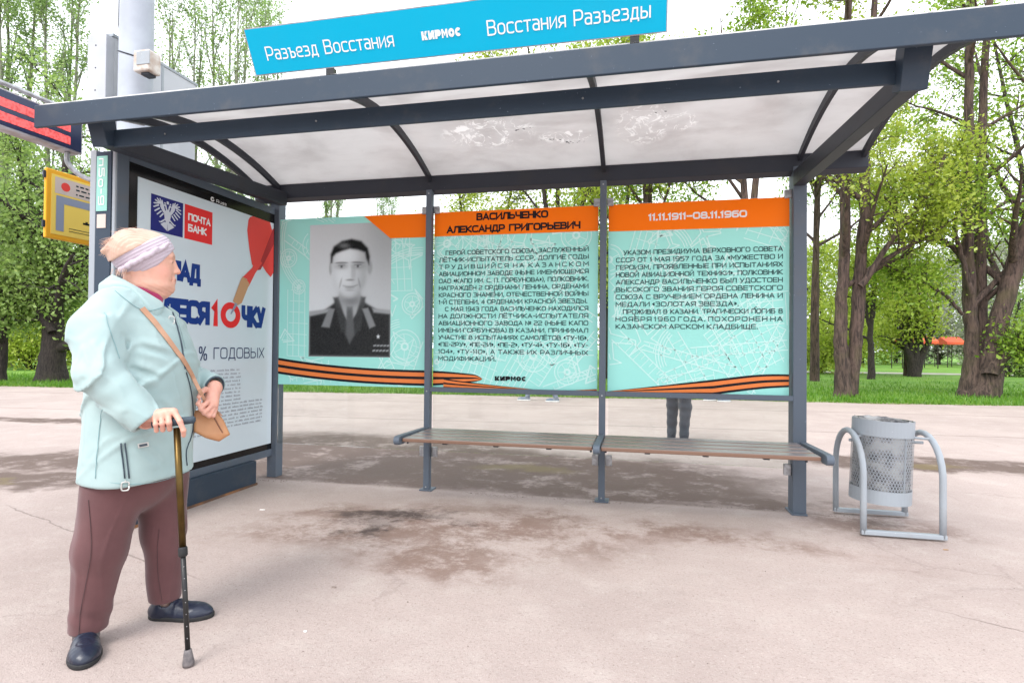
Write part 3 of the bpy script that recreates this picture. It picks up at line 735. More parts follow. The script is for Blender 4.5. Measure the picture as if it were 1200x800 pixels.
# portrait: grid of tones in a plain flat print
def portrait(b):
    nx, nz = 150, 200; x0, x1, z0, z1 = -2.765, -2.010, 1.066, 2.196
    U, V = np.meshgrid(np.linspace(0, 1, nx), np.linspace(1, 0, nz)[::-1])      # U right, V up
    u = U*1.0; w = (1-V)*1.5                        # picture units: width 1, height 1.5 downwards
    def sm(d, s): return 1/(1+np.exp(np.clip(d/s, -30, 30)))
    def ell(cx, cy, rx, ry, s=.03, rot=0):
        dx, dy = u-cx, w-cy; c, q = math.cos(rot), math.sin(rot)
        return sm(np.sqrt(((dx*c+dy*q)/rx)**2+((dy*c-dx*q)/ry)**2)-1, s/max(rx, ry)*1.0)
    def polym(pts, s=.006):
        d = np.full(u.shape, -9.); n = len(pts); inside = np.zeros(u.shape, bool); dist = np.full(u.shape, 9.)
        for i in range(n):
            (ax, ay), (bx, by) = pts[i], pts[(i+1) % n]
            t = np.clip(((u-ax)*(bx-ax)+(w-ay)*(by-ay))/((bx-ax)**2+(by-ay)**2+1e-9), 0, 1)
            dist = np.minimum(dist, np.hypot(u-ax-t*(bx-ax), w-ay-t*(by-ay)))
            if ay != by: inside ^= ((ay > w) != (by > w)) & (u < (bx-ax)*(w-ay)/(by-ay)+ax)
        return sm(np.where(inside, -dist, dist), s)
    g = .60+.12*(1-u)-.20*sm(-(u-.72), .08)*sm(w-.5, .2)+.10*sm(-(w-.55), .15)*sm(u-.35, .12)
    rn = np.random.default_rng(2); 
    def lay(g, mask, val): return g*(1-mask)+val*mask
    g = lay(g, polym([(.0, 1.03), (.18, .98), (.36, .86), (.64, .86), (.84, .97), (1, 1.01), (1, 1.5), (0, 1.5)], .006), .075)     # tunic
    g = lay(g, polym([(.0, .985), (.26, .955), (.28, .99), (.0, 1.04)], .005), .42)     # shoulder boards
    g = lay(g, polym([(.78, .955), (1, .975), (1, 1.02), (.80, 1.0)], .005), .40)
    g = lay(g, polym([(.38, .76), (.63, .76), (.67, .92), (.50, 1.12), (.36, .92)], .006), .46)       # shirt
    g = lay(g, polym([(.30, .83), (.37, .82), (.47, 1.12), (.46, 1.25), (.40, 1.2)], .006), .10)   # lapels
    g = lay(g, polym([(.70, .83), (.64, .82), (.56, 1.12), (.57, 1.25), (.64, 1.2)], .006), .10)
    g = lay(g, polym([(.25, .95), (.32, .96), (.26, 1.17), (.16, 1.16)], .004), .30)                 # collar tabs
    g = lay(g, polym([(.66, .96), (.73, .95), (.82, 1.15), (.75, 1.18)], .004), .30)
    g = lay(g, polym([(.47, .93), (.54, .93), (.57, 1.25), (.51, 1.35), (.46, 1.25)], .006), .17)      # tie
    g = lay(g, ell(.5, .80, .115, .13, .02), .40)       # neck
    g = lay(g, ell(.53, .86, .09, .05, .03), .26)
    g = lay(g, ell(.745, .50, .03, .075, .01), .40); g = lay(g, ell(.265, .50, .02, .07, .01), .42)  # ears
    face = np.maximum(ell(.50, .43, .230, .26, .012), np.maximum(ell(.50, .59, .205, .22, .014), ell(.505, .71, .145, .12, .016)))
    tone = .78-.36*sm(-(u-.60), .045)-.12*sm(u-.33, .02)-.10*sm(-(w-.68), .05)
    g = lay(g, face, tone)
    for cx, rot in ((.40, .0), (.60, .05)):
        g = lay(g, ell(cx, .478, .075, .035, .02)*.6, .25)            # sockets
        g = lay(g, ell(cx, .44, .080, .012, .010, rot)*.8, .20)       # brows
        g = lay(g, ell(cx, .482, .04, .013, .005)*.9, .48)
        g = lay(g, ell(cx, .482, .014, .014, .004), .06)
        g = lay(g, ell(cx, .469, .048, .005, .003)*.8, .12)
    g = lay(g, ell(.545, .56, .03, .09, .02)*.5, .34)                # nose side
    g = lay(g, ell(.495, .55, .018, .09, .012)*.6, .72)
    g = lay(g, ell(.505, .635, .05, .012, .008)*.8, .22)             # nostrils
    g = lay(g, polym([(.42, .698), (.46, .704), (.505, .706), (.55, .704), (.60, .692), (.55, .714), (.505, .718), (.46, .714)], .005)*.85, .12)            # mouth
    g = lay(g, ell(.40, .60, .055, .05, .05)*.35, .92); g = lay(g, ell(.60, .60, .05, .05, .05)*.25, .62); g = lay(g, ell(.45, .35, .11, .05, .05)*.35, .92)
    g = lay(g, ell(.505, .727, .06, .012, .008)*.4, .30)
    g = lay(g, ell(.505, .75, .05, .012, .012)*.5, .34)
    g = lay(g, ell(.39, .67, .012, .06, .008, .25)*.5, .34); g = lay(g, ell(.62, .67, .012, .06, .008, -.25)*.5, .26)
    hair = polym([(.265, .44), (.26, .34), (.30, .25), (.40, .19), (.52, .17), (.64, .20), (.72, .28), (.745, .38), (.735, .47), (.70, .40), (.685, .33), (.60, .30), (.50, .285), (.40, .31), (.33, .335), (.295, .37), (.285, .44)], .006)
    g = lay(g, hair, .03+.16*np.exp(-((u-.42-.2*(w-.2))/.07)**2)*np.exp(-((w-.245)/.03)**2)+.03*rn.random(u.shape))
    star = [(.855+.022*math.cos(a)*(1 if i % 2 == 0 else .42), 1.27-.026*math.sin(a)*(1 if i % 2 == 0 else .42)) for i, a in enumerate([math.pi/2+k*math.pi/5 for k in range(10)])]
    g = lay(g, polym(star, .002), .8)
    for k in range(5):
        g = lay(g, polym([(.80+.04*k, 1.365), (.83+.04*k, 1.36), (.83+.04*k, 1.375), (.80+.04*k, 1.38)], .002), .4)
        g = lay(g, polym([(.79+.04*k, 1.42), (.82+.04*k, 1.414), (.82+.04*k, 1.43), (.79+.04*k, 1.437)], .002), .4)
    g = np.clip(g+rn.normal(0, .008, g.shape), .01, 1)
    g = np.clip((g-.05)*1.0, .008, 1)
    me_v = np.c_[(x0+U*(x1-x0)).ravel(), np.full(U.size, YB-.0045), (z0+V*(z1-z0)).ravel()]
    idx = np.arange(nx*nz).reshape(nz, nx)
    f = np.stack([idx[:-1, :-1], idx[:-1, 1:], idx[1:, 1:], idx[1:, :-1]], -1).reshape(-1, 4)
    # drop the cells cut by the slanted orange band
    o = mkobj('portrait_print', me_v, f, M['photo'], b)
    ca = o.data.color_attributes.new('tone', 'FLOAT_COLOR', 'POINT')
    tint = np.c_[g.ravel()*.93, g.ravel()*1.0, g.ravel()*1.03, np.ones(g.size)]
    ca.data.foreach_set('color', tint.astype(np.float32).ravel())
m_, t_, p_ = newmat('photo_print'); at_ = N(t_, 'Attribute', attribute_name='tone'); t_.links.new(at_.outputs['Color'], p_.inputs['Base Color']); p_.inputs['Roughness'].default_value = .4; p_.inputs['Specular IOR Level'].default_value = .15
M['photo'] = m_
portrait(b1)
# banner 2
b2 = banner('middle printed banner with an orange two-line name heading above a long black text', -1.632, -.300, seed=33)
band(b2, [(-1.631, 2.060), (-.301, 2.060), (-.301, 2.2555), (-1.631, 2.2555)])
mb = MB()
put(mb, 'ВАСИЛЬЧЕНКО', -1.275, -.690, 2.178, .058, T3(.007), .028)
put(mb, 'АЛЕКСАНДР ГРИГОРЬЕВИЧ', -1.525, -.437, 2.082, .058, T3(.007), .028)
mb.build('heading', M['ink'], b2, kind='stuff')
TXT2 = ['*ГЕРОЙ СОВЕТСКОГО СОЮЗА, ЗАСЛУЖЕННЫЙ', 'ЛЁТЧИК-ИСПЫТАТЕЛЬ СССР, ДОЛГИЕ ГОДЫ', 'Т Р У Д И В Ш И Й С Я  Н А  К А З А Н С К О М',
        'АВИАЦИОННОМ ЗАВОДЕ (НЫНЕ ИМЕНУЮЩЕМСЯ', 'ОАО «КАПО ИМ. С. П. ГОРБУНОВА»), ПОЛКОВНИК.', 'НАГРАЖДЁН 2 ОРДЕНАМИ ЛЕНИНА, ОРДЕНАМИ',
        'КРАСНОГО ЗНАМЕНИ, ОТЕЧЕСТВЕННОЙ ВОЙНЫ', '<1-Й СТЕПЕНИ, 4 ОРДЕНАМИ КРАСНОЙ ЗВЕЗДЫ.', '*С МАЯ 1943 ГОДА ВАСИЛЬЧЕНКО НАХОДИЛСЯ',
        'НА ДОЛЖНОСТИ ЛЁТЧИКА-ИСПЫТАТЕЛЯ', 'АВИАЦИОННОГО ЗАВОДА № 22 (НЫНЕ КАПО', 'ИМЕНИ ГОРБУНОВА) В КАЗАНИ. ПРИНИМАЛ',
        'УЧАСТИЕ В ИСПЫТАНИЯХ САМОЛЁТОВ «ТУ-16»,', '«ПЕ-2РУ», «ПЕ-2И», «ПЕ-2», «ТУ-4», «ТУ-16», «ТУ-', '104», «ТУ-110», А ТАКЖЕ ИХ РАЗЛИЧНЫХ', '<МОДИФИКАЦИЙ.']
TXT3 = ['*УКАЗОМ ПРЕЗИДИУМА ВЕРХОВНОГО СОВЕТА', 'СССР ОТ 1 МАЯ 1957 ГОДА ЗА «МУЖЕСТВО И', 'ГЕРОИЗМ, ПРОЯВЛЕННЫЕ ПРИ ИСПЫТАНИЯХ',
        'НОВОЙ АВИАЦИОННОЙ ТЕХНИКИ», ПОЛКОВНИК', 'АЛЕКСАНДР ВАСИЛЬЧЕНКО БЫЛ УДОСТОЕН', 'ВЫСОКОГО ЗВАНИЯ ГЕРОЯ СОВЕТСКОГО',
        'СОЮЗА С ВРУЧЕНИЕМ ОРДЕНА ЛЕНИНА И', '<МЕДАЛИ «ЗОЛОТАЯ ЗВЕЗДА».', '*ПРОЖИВАЛ В КАЗАНИ. ТРАГИЧЕСКИ ПОГИБ 8',
        'Н О Я Б Р Я  1 9 6 0  Г О Д А .  П О Х О Р О Н Е Н  Н А', '<КАЗАНСКОМ АРСКОМ КЛАДБИЩЕ.']
def para(b, lines, x0, x1, z, pitch, cap, sx):
    mb = MB()
    for i, l in enumerate(lines):
        zb = z-i*pitch; full = True; a = x0
        if l[0] == '*': a = x0+.055; l = l[1:]
        if l[0] == '<': full = False; l = l[1:]
        if l[1:2] == ' ' and l[3:4] == ' ' and l[5:6] == ' ':      # spaced-out words
            ws = [w.replace(' ', '') for w in l.split('  ')]; nlet = sum(len(w) for w in ws)
            chars = [c for w in ws for c in w+' '][:-1]
            wid = [0 if c == ' ' else width(c, cap, sx*.98, .014) for c in chars]
            gap = (x1-a-sum(wid))/(len(chars)-1-.0); x = a
            for c, w in zip(chars, wid):
                if c != ' ': put(mb, c, x, x+w, zb, cap, T3(.007), .009)
                x += w+gap
        else: justify(mb, l, a, x1, zb, cap, sx, T3(.007), .009, full)
    mb.build('body_text', M['ink2'], b, kind='stuff')
para(b2, TXT2, -1.588, -.372, 1.905, .0572, .0355, .86)
mb = MB(); kirmos(mb, -1.110, .893, .262, .036, T3(.0075)); mb.build('logo', M['ink'], b2, kind='stuff')
ribbon(b2, np.linspace(-1.631, -1.215, 24), lambda x: .962-.030*((x+1.631)/.416)**1.5-.026*max(0, (x+1.29)/.075)**2, lambda x: .842+.045*((x+1.631)/.416)**1.2+.012*max(0, (x+1.29)/.075)**2)
ribbon(b2, np.linspace(-1.54, -.302, 40), lambda x: .905-.078*min(1, ((x+1.54)/.8))**.75+.018*max(0, (x+.72)/.42)**2, lambda x: .8225, .0076)
# banner 3
b3 = banner('right printed banner with white dates on its orange band and a short black text', -.222, 1.062, seed=57)
band(b3, [(-.221, 2.052), (1.061, 2.045), (1.061, 2.2555), (-.221, 2.2555)])
mb = MB(); put(mb, '11.11.1911–08.11.1960', .075, .775, 2.122, .052, T3(.007), .028); mb.build('dates', M['whiteprint'], b3, kind='stuff')
para(b3, TXT3, -.164, 1.018, 1.868, .0562, .0355, .86)
ribbon(b3, np.linspace(-.22, 1.061, 50), lambda x: .828+.180*max(0., (x+.24)/1.30)**1.05-.025*max(0, (x-.75)/.3)**2, lambda x: max(.8225, .8225+.062*max(0, (x-.55)/.4)**.9-.008*max(0, (x-.9)/.15)))

# ---------------------------------------------------------------- bench
be = thing('bench', 'weathered wooden slat bench with rounded grey brackets in front of the shelter glass', 'bench', (-.26, 4.1, 0))
for a, b in ((-1.635, -.288), (-.232, 1.10)):
    for k in range(4):
        y = 3.815+k*.143
        MB().box(a, b, y, y+.114, .478, .506).build('slat', M['wood'], be, bevel=.006)
    for x in (a+.3, (a+b)/2, b-.3): MB().box(x-.018, x+.018, 3.87, 4.34, .462, .477).build('cross_strip', M['steel_d'], be)
for x in (PX[0]-.002, PX[1], PX[2]+.03):
    prof = [(4.36, .482), (4.36, .512), (3.86, .522)]+[(3.80+.030*math.cos(a), .490+.031*math.sin(a)) for a in np.linspace(1.5, 4.9, 12)]+[(3.86, .458), (3.95, .470)]
    MB().prism(prof, 'x', x-.022, x+.022).build('bracket', M['post'], be, bevel=.004)
for x in (PX[0], PX[1]-.05, PX[1]+.05, PX[2]-.05):
    MB().tube([(x, 3.98, .44), (x, 3.98, .478)], .008, 8).build('bolt', M['steel_d'], be)

# ================================================================== ADVERTISING LIGHTBOX (left end wall)
XL = -3.14                                   # inner face
lb = thing('advertising_lightbox', 'tall blue-grey advertising lightbox forming the left end wall of the shelter', 'lightbox', (XL-.1, 3.75, 0))
MB().box(XL-.19, XL-.012, 2.93, 4.58, .205, 2.345).build('housing', M['steel'], lb, bevel=.006)
for (y0, y1, z0, z1) in ((2.90, 2.985, .19, 2.37), (4.535, 4.60, .19, 2.37), (2.985, 4.535, 2.312, 2.37), (2.985, 4.535, .19, .25)):
    MB().box(XL-.055, XL+.004, y0, y1, z0, z1).build('frame_bar', M['post'], lb, bevel=.005)
MB().box(XL-.02, XL-.006, 2.985, 4.535, .25, 2.312).build('black_border', M['black'], lb)
MB().box(XL-.195, XL-.15, 2.893, 2.93, .19, 2.36).build('edge_strip', M['steel_l'], lb, bevel=.004)
MB().box(XL-.145, XL-.03, 2.888, 2.93, .20, 2.345).build('end_panel', M['steel'], lb, bevel=.003)
MB().box(XL-.022, XL+.0, 2.888, 2.93, .20, 2.345).build('edge_strip', M['steel_l'], lb, bevel=.004)
MB().box(XL-.20, XL+.055, 3.0, 4.19, 0, .20).build('plinth', M['steel'], lb, bevel=.004)
MB().box(XL-.19, XL+.06, 2.99, 4.20, 0, .018).build('rust_skirt', M['rust'] if 'rust' in M else surf('rusty_skirt', (.30, .14, .06), (.12, .07, .05), 9, .85), lb)
for z in (2.1, 1.2, .4): MB().box(XL-.0, XL+.012, 4.57, 4.60, z, z+.05).build('hinge', M['steel_d'], lb)
MB().tube([(XL-.10, 2.887, 2.30), (XL-.10, 2.887, 2.30001)], .001, 4)
# maker's mark on the black border: a round mark and the word
TL = lambda off: (lambda u, w, d=0: (XL+off+d, u, w))
mb = MB(); put(mb, 'Russ', 3.755, 3.865, 2.243, .024, TL(-.0050), .01)
k = 16
for j in range(k):
    p, q = .6+5.6*j/k, .6+5.6*(j+1)/k
    mb.add([(XL-.005, 3.715+.020*math.cos(p), 2.257+.018*math.sin(p)), (XL-.005, 3.715+.020*math.cos(q), 2.257+.018*math.sin(q)), (XL-.005, 3.715+.008*math.cos(q), 2.257+.007*math.sin(q)), (XL-.005, 3.715+.008*math.cos(p), 2.257+.007*math.sin(p))], [(0, 1, 2, 3)])
mb.build('maker_mark', M['whiteprint'], lb, kind='stuff')
# sticker on the end panel, lettering turned on its side
MB().box(XL-.135, XL-.055, 2.884, 2.8875, 1.975, 2.315).build('stop_sticker', M['palegreen'], lb)
mb = MB(); put(mb, 'п5о-9', 0, .29, 0, .045, lambda u, w, d=0: (XL-.118+w, 2.8825-d, 2.300-u), .012)
mb.build('sticker_lettering', M['whiteprint'], lb, kind='stuff')
MB().box(XL-.128, XL-.062, 2.884, 2.8875, 1.87, 1.955).build('paper_sticker', M['pinkish'], lb)

# the advert itself
ad = thing('advert_poster', 'pale blue bank poster with a red dart hitting the number ten inside the lightbox', 'poster', (XL, 3.75, .30))
MB().box(XL-.0055, XL-.002, 3.055, 4.457, .302, 2.233).build('poster_sheet', M['poster'], ad)
A = 0.0
def sheet(name, pts, mat, off=0.0, label=None):
    m = MB(); m.add([(XL+off, y, z) for y, z in pts], [tuple(range(len(pts)))]); return m.build(name, M[mat], ad, label=label)
sheet('navy_square', [(3.155, 1.911), (3.428, 1.911), (3.428, 2.153), (3.155, 2.153)], 'navysq', -.0012)
sheet('red_square', [(3.443, 1.910), (3.713, 1.910), (3.713, 2.155), (3.443, 2.155)], 'red', -.0012)
mb = MB(); put(mb, 'ПОЧТА', 3.474, 3.692, 2.046, .052, TL(0), .025); put(mb, 'БАНК', 3.474, 3.655, 1.967, .054, TL(0), .025); mb.build('bank_lettering', M['whiteprint'], ad, kind='stuff')
# postal emblem: two-headed eagle in pale lines
mb = MB(); TE = lambda u, w: (XL-.0002, 3.2915+u*.118, 2.030+w*.105)
def E2(pts):
    for s in (1, -1):
        q = [(p[0]*s, p[1]) for p in pts]
        mb.q = getattr(mb, 'q', 0)+1
        mb.add([(XL-.0004+.00004*(mb.q % 20), y, z) for _, y, z in (TE(*p) for p in q)], [tuple(range(len(q)))])
bone = [(.20, .20), (.26, .42), (.36, .60), (.48, .70), (.58, .70), (.62, .58), (.56, .40), (.44, .25), (.30, .12)]
ends = [(.40, .92), (.55, 1.0), (.74, .98), (.88, .84), (.97, .62), (.98, .38), (.90, .14), (.74, -.04), (.54, -.16)]
for (bx, by), (tx, ty) in zip(bone, ends):                # wing feathers
    dx, dy = tx-bx, ty-by; L = math.hypot(dx, dy); nx_, ny_ = -dy/L*.050, dx/L*.050
    E2([(bx-nx_, by-ny_), (tx-nx_*.8, ty-ny_*.8), (tx+dx*.08, ty+dy*.08), (tx+nx_*.8, ty+ny_*.8), (bx+nx_, by+ny_)])
E2([(.10, .30), (.24, .34), (.42, .62), (.54, .66), (.52, .50), (.34, .22), (.16, .05)])
E2([(0, .45), (.14, .35), (.24, .1), (.2, -.2), (.1, -.42), (0, -.5)])
E2([(.04, .35), (.12, .38), (.18, .62), (.32, .62), (.22, .74), (.10, .72), (.05, .5)])
E2([(0, .78), (.07, .78), (.09, .94), (0, .98)]); E2([(.14, .76), (.24, .76), (.25, .86), (.15, .86)])
for i in range(5): E2([(0+.02*i, -.4), (.05+.05*i, -.42), (.10+.10*i, -.9+.07*i), (.02+.09*i, -.96+.07*i)])
E2([(.12, -.25), (.2, -.2), (.52, -.45), (.62, -.42), (.56, -.52), (.42, -.5)])
mb.build('eagle_emblem', M['silver'], ad, kind='stuff')
mb = MB(); put(mb, 'ВКЛАД', 3.14, 3.605, 1.603, .140, TL(0), .035); put(mb, 'В ДЕСЯ', 2.985+.1, 3.700, 1.305, .175, TL(0), .035)
put(mb, 'ЧКУ', 4.050, 4.352, 1.305, .178, TL(0), .035); mb.build('headline', M['navy'], ad, kind='stuff')
mb = MB(); put(mb, '1', 3.722, 3.795, 1.300, .185, TL(0), .035)
k = 28
for j in range(k):
    p, q = 2*math.pi*j/k, 2*math.pi*(j+1)/k; c0, z0 = 3.925, 1.393
    mb.add([(XL, c0+ry*math.cos(t), z0+rz*math.sin(t)) for t, ry, rz in ((p, .112, .102), (q, .112, .102), (q, .056, .05), (p, .056, .05))], [(0, 1, 2, 3)])
mb.build('headline_ten', M['red'], ad, kind='stuff')
mb = MB(); put(mb, '%', 3.595, 3.678, 1.040, .105, TL(0), .0); put(mb, 'ГОДОВЫХ', 3.745, 4.345, 1.050, .088, TL(0), .0); mb.build('subheading', M['slate2'] if 'slate2' in M else flat('slate_ink', (.05, .07, .16)), ad, kind='stuff')
# rows of small print: strokes only, too small to read in the photograph
r = random.Random(9); mb = MB()
for row in range(17):
    z = .955-.0295*row; y = 3.13; yend = 4.05 if row < 9 else 4.335
    if row >= 16: yend = 3.9
    while y < yend-.01:
        L = r.uniform(.02, .09); L = min(L, yend-y)
        x = y
        while x < y+L-.006:
            w = r.uniform(.004, .008); h = r.choice((.010, .010, .014))
            mb.add([(XL, x, z), (XL, x+w, z), (XL, x+w, z+h), (XL, x, z+h)], [(0, 1, 2, 3)]); x += w+.004
        y += L+.014
mb.build('small_print', M['greyink'], ad, kind='stuff')
None if True else sheet('blank_code_panel', [(4.09, .715), (4.345, .715), (4.345, .975), (4.09, .975)], 'slate3' if 'slate3' in M else 'greyink', .0)
# dart: red flights, neck, tan grip, needle, soft grey cast shadow printed on the sheet
sheet('dart_flight', [(4.118, 2.19), (4.135, 2.215), (4.17, 2.232), (4.40, 2.232), (4.455, 2.12), (4.36, 1.95), (4.235, 1.79), (4.17, 1.83), (4.135, 1.95), (4.105, 2.10)], 'dartred', .0004)
sheet('dart_flight', [(4.215, 1.80), (4.30, 1.845), (4.457, 2.17), (4.457, 1.80), (4.42, 1.755), (4.36, 1.79), (4.30, 1.84)], 'dartred', .0008)
sheet('dart_flight', [(4.235, 1.79), (4.28, 1.80), (4.457, 2.05), (4.457, 2.19), (4.44, 2.18)], 'dartdark', .0012)
sheet('dart_neck', [(4.055, 1.715), (4.11, 1.70), (4.13, 1.64), (4.21, 1.76), (4.30, 1.86), (4.235, 1.91), (4.17, 1.80), (4.07, 1.72)], 'dartred', .0016)
sheet('dart_grip', [(3.945, 1.505), (4.0, 1.475), (4.05, 1.50), (4.14, 1.665), (4.10, 1.70), (4.055, 1.715), (4.03, 1.68)], 'dartwood', .0020)
sheet('dart_needle', [(3.918, 1.405), (3.930, 1.400), (4.0, 1.485), (3.975, 1.498)], 'slate', .0024)
sheet('dart_shade_print', [(3.925, 1.395), (3.935, 1.39), (4.10, 1.17), (4.05, 1.16)], 'printshade' if 'printshade' in M else 'slate', -.0006) if False else None

# ================================================================== SIGN ON THE ROOF
sg = thing('stop_name_sign', 'long cyan sign with white lettering standing on the front edge of the roof', 'sign', (-.89, 2.5, 2.51))
SL = math.hypot(.10, .185)
def TR(off=0.0):
    return lambda u, w, d=0: (u, 2.520-.10/SL*w-(off+d)*.88, 2.512+.185/SL*w-(off+d)*.47)
m = MB()
for off in (-.018, .0): m.v += [TR(off)(u, w) for u, w in ((-1.89, 0), (.117, 0), (.117, SL), (-1.89, SL))]
m.f += [(0, 1, 2, 3), (4, 7, 6, 5), (0, 4, 5, 1), (1, 5, 6, 2), (2, 6, 7, 3), (3, 7, 4, 0)]
m.build('sign_panel', M['signedge'], sg)
m = MB(); m.add([TR(.002)(u, w) for u, w in ((-1.885, .005), (.112, .005), (.112, SL-.005), (-1.885, SL-.005))], [(0, 1, 2, 3)]); m.build('cyan_face', M['cyan'], sg)
mb = MB(); put(mb, 'Разъезд Восстания', -1.80, -1.125, .062, .062, TR(.004), .0); put(mb, 'Восстания Разъезды', -.672, .047, .062, .062, TR(.004), .0); mb.build('stop_name', M['whiteprint'], sg, kind='stuff')
mb = MB(); kirmos(mb, -.985, .074, .195, .036, TR(.004)); mb.build('logo', M['whiteprint'], sg, kind='stuff')
for x in (-1.5, -.02):
    MB().tube([(x, 2.535, 2.455), (x, 2.535, 2.53), (x, 2.50, 2.60)], .008, 6).build('foot', M['steel_d'], sg)

# ================================================================== LED BOARD, BUS TIMETABLE, LAMP POST, HOARDING
led = thing('led_board', 'dark passenger information board with red display rows at the left edge', 'display board', (-3.72, 2.5, 2.55))
MB().box(-3.80, -3.70, 1.75, 3.150, 2.440, 2.672).build('housing', M['signedge'], led, bevel=.004)
MB().box(-3.70, -3.695, 1.77, 3.138, 2.452, 2.660).build('dark_screen', M['ledback'] if 'ledback' in M else surf('dark_screen', (.012, .02, .07), (.02, .03, .08), 5, .25), led)
rr = random.Random(6)
for z in (2.478, 2.562):
    MB().box(-3.6949, -3.692, 1.80, 3.06, z, z+.052).build('display_row', M['led'], led)
def bez(pts, k=8):
    pts = [np.array(p, float) for p in pts]; o = []
    for i in range(len(pts)-1):
        a, b = pts[max(i-1, 0)], pts[i]; c, d = pts[i+1], pts[min(i+2, len(pts)-1)]
        for j in range(k):
            t = j/k; o.append(.5*((2*b)+(c-a)*t+(2*a-5*b+4*c-d)*t*t+(3*b-a-3*c+d)*t**3))
    o.append(pts[-1]); return o
MB().tube([(-3.76, 1.6, 2.72), (-3.76, 3.0, 2.73), (-3.45, 3.4, 2.73)], .016, 8).build('support_pipe', M['galv'], led, smooth=True)
MB().tube(bez([(-3.74, 3.08, 2.44), (-3.74, 3.09, 2.36), (-3.66, 3.13, 2.28), (-3.45, 3.15, 2.22), (-3.34, 3.15, 2.20)]), .016, 8).build('bracket_pipe', M['galv'], led, smooth=True)
tt = thing('timetable_sign', 'yellow bus timetable plate with an orange border hanging behind the lightbox', 'sign', (-4.2, 3.7, 1.9))
Yt0 = 3.31; q = 4.2/4.3
MB().box(-4.215, -4.19, 3.30, 4.02, 1.925, 2.435).build('border_plate', M['amber'], tt, bevel=.008)
MB().box(-4.190, -4.187, 3.335, 3.99, 1.96, 2.40).build('yellow_face', M['yellow'], tt)
Tt = lambda off: (lambda u, w: (-4.187+off, u, w))
def tquad(mb, y0, y1, z0, z1, off=.001): mb.add([(-4.187+off, y0, z0), (-4.187+off, y1, z0), (-4.187+off, y1, z1), (-4.187+off, y0, z1)], [(0, 1, 2, 3)])
mb = MB(); tquad(mb, 3.36, 3.98, 2.265, 2.385); mb.build('pale_header', M['pinkish'], tt)
mb = MB(); tquad(mb, 3.37, 3.43, 1.99, 2.25, .0015); tquad(mb, 3.43, 3.98, 2.195, 2.25, .0015); mb.build('grey_route_bars', M['slate'], tt)
mb = MB(); r = random.Random(3)
for z in (2.35, 2.32, 2.285):
    y = 3.52
    while y < 3.95: L = r.uniform(.01, .05); tquad(mb, y, y+L, z, z+.011, .002); y += L+.012
for z in (2.00, 2.02): tquad(mb, 3.47, 3.9, z, z+.004, .002)
mb.build('small_print', M['ink2'], tt, kind='stuff')
mb = MB(); mb.add([(-4.1855, 3.44+.035*math.cos(a), 2.325+.033*math.sin(a)) for a in np.linspace(0, 6.28, 15)[:-1]], [tuple(range(14))]); mb.build('red_badge', M['dartred'], tt)
mb = MB(); tquad(mb, 3.58, 3.66, 2.075, 2.09); tquad(mb, 3.60, 3.62, 2.09, 2.10, .0013); mb.build('bus_symbol', M['ink'], tt)
for z in (2.36, 2.0): MB().box(-4.21, -4.195, 3.285, 3.305, z, z+.05).build('clip', M['steel_d'], tt)
lp = thing('lamp_post', 'thick pale grey lamp post rising behind the left end of the shelter roof', 'lamp post', (-4.36, 4.2, 0))
MB().lathe([(.16, 0), (.16, .3), (.145, .34), (.14, 2), (.128, 5), (.12, 9)], (-4.36, 4.2), 32).build('pole', M['lamppole'] if 'lamppole' in M else surf('pale_pole_paint', (.42, .46, .52), (.36, .39, .45), 3, .5, bs=.15), lp, smooth=True)
cb = thing('junction_box', 'small weathered white junction box fixed on the lamp post', 'electrical box', (-4.2, 4.07, 3.5))
p0 = atY(176, 77, 4.06); bx, bz = p0[0], p0[2]
MB().box(bx-.085, bx+.075, 3.97, 4.10, bz-.085, bz+.095).build('case', M['signedge2'] if 'signedge2' in M else surf('off_white_case', (.62, .58, .54), (.45, .36, .30), 12, .5), cb, bevel=.015)
MB().box(bx-.045, bx+.085, 3.965, 3.971, bz-.035, bz+.075).build('grey_window', M['steel_l'], cb, bevel=.002)
MB().box(bx-.03, bx+.04, 4.0, 4.08, bz-.105, bz-.083).build('cable_gland', M['steel_d'], cb)
MB().tube([(-4.36+.135*math.cos(a), 4.2+.135*math.sin(a), bz+.18-.06*math.cos(a+.6)) for a in np.linspace(math.pi, 2*math.pi+.3, 14)]+[(bx+.04, 4.05, bz+.1)], .006, 6).build('cable', M['steel_d'], cb)
MB().tube([(-4.495, 4.15, 8.5), (-4.50, 4.15, bz+.45), (-4.49, 4.18, bz+.2)], .008, 6).build('cable', M['steel_d'], cb)
hb = thing('hoarding', 'pale grey street hoarding behind the lamp post seen above the shelter roof', 'hoarding', (-4.7, 4.7, 3.0))
HM = surf('hoarding_grey', (.50, .52, .56), (.42, .44, .48), 2, .5)
MB().box(-4.72, -4.60, 4.20, 5.17, 3.02, 3.91).build('panel', HM, hb, bevel=.004)
MB().box(-4.725, -4.593, 4.18, 5.19, 3.91, 3.935).build('top_cap', M['steel_l'], hb)
MB().box(-4.80, -4.60, 4.12, 4.20, 3.05, 3.90).build('side_post', HM, hb, bevel=.004)
for z in (3.2, 3.4, 3.6, 3.8): MB().box(-4.715, -4.705, 4.117, 4.12, z, z+.01).build('rivet', M['steel_d'], hb)
MB().box(-4.60, -4.595, 4.72, 4.745, 3.02, 3.91).build('seam_strip', M['steel_l'], hb)
MB().box(-4.78, -4.66, 4.9, 5.0, 0, 3.05).build('leg', M['steel_l'], hb)

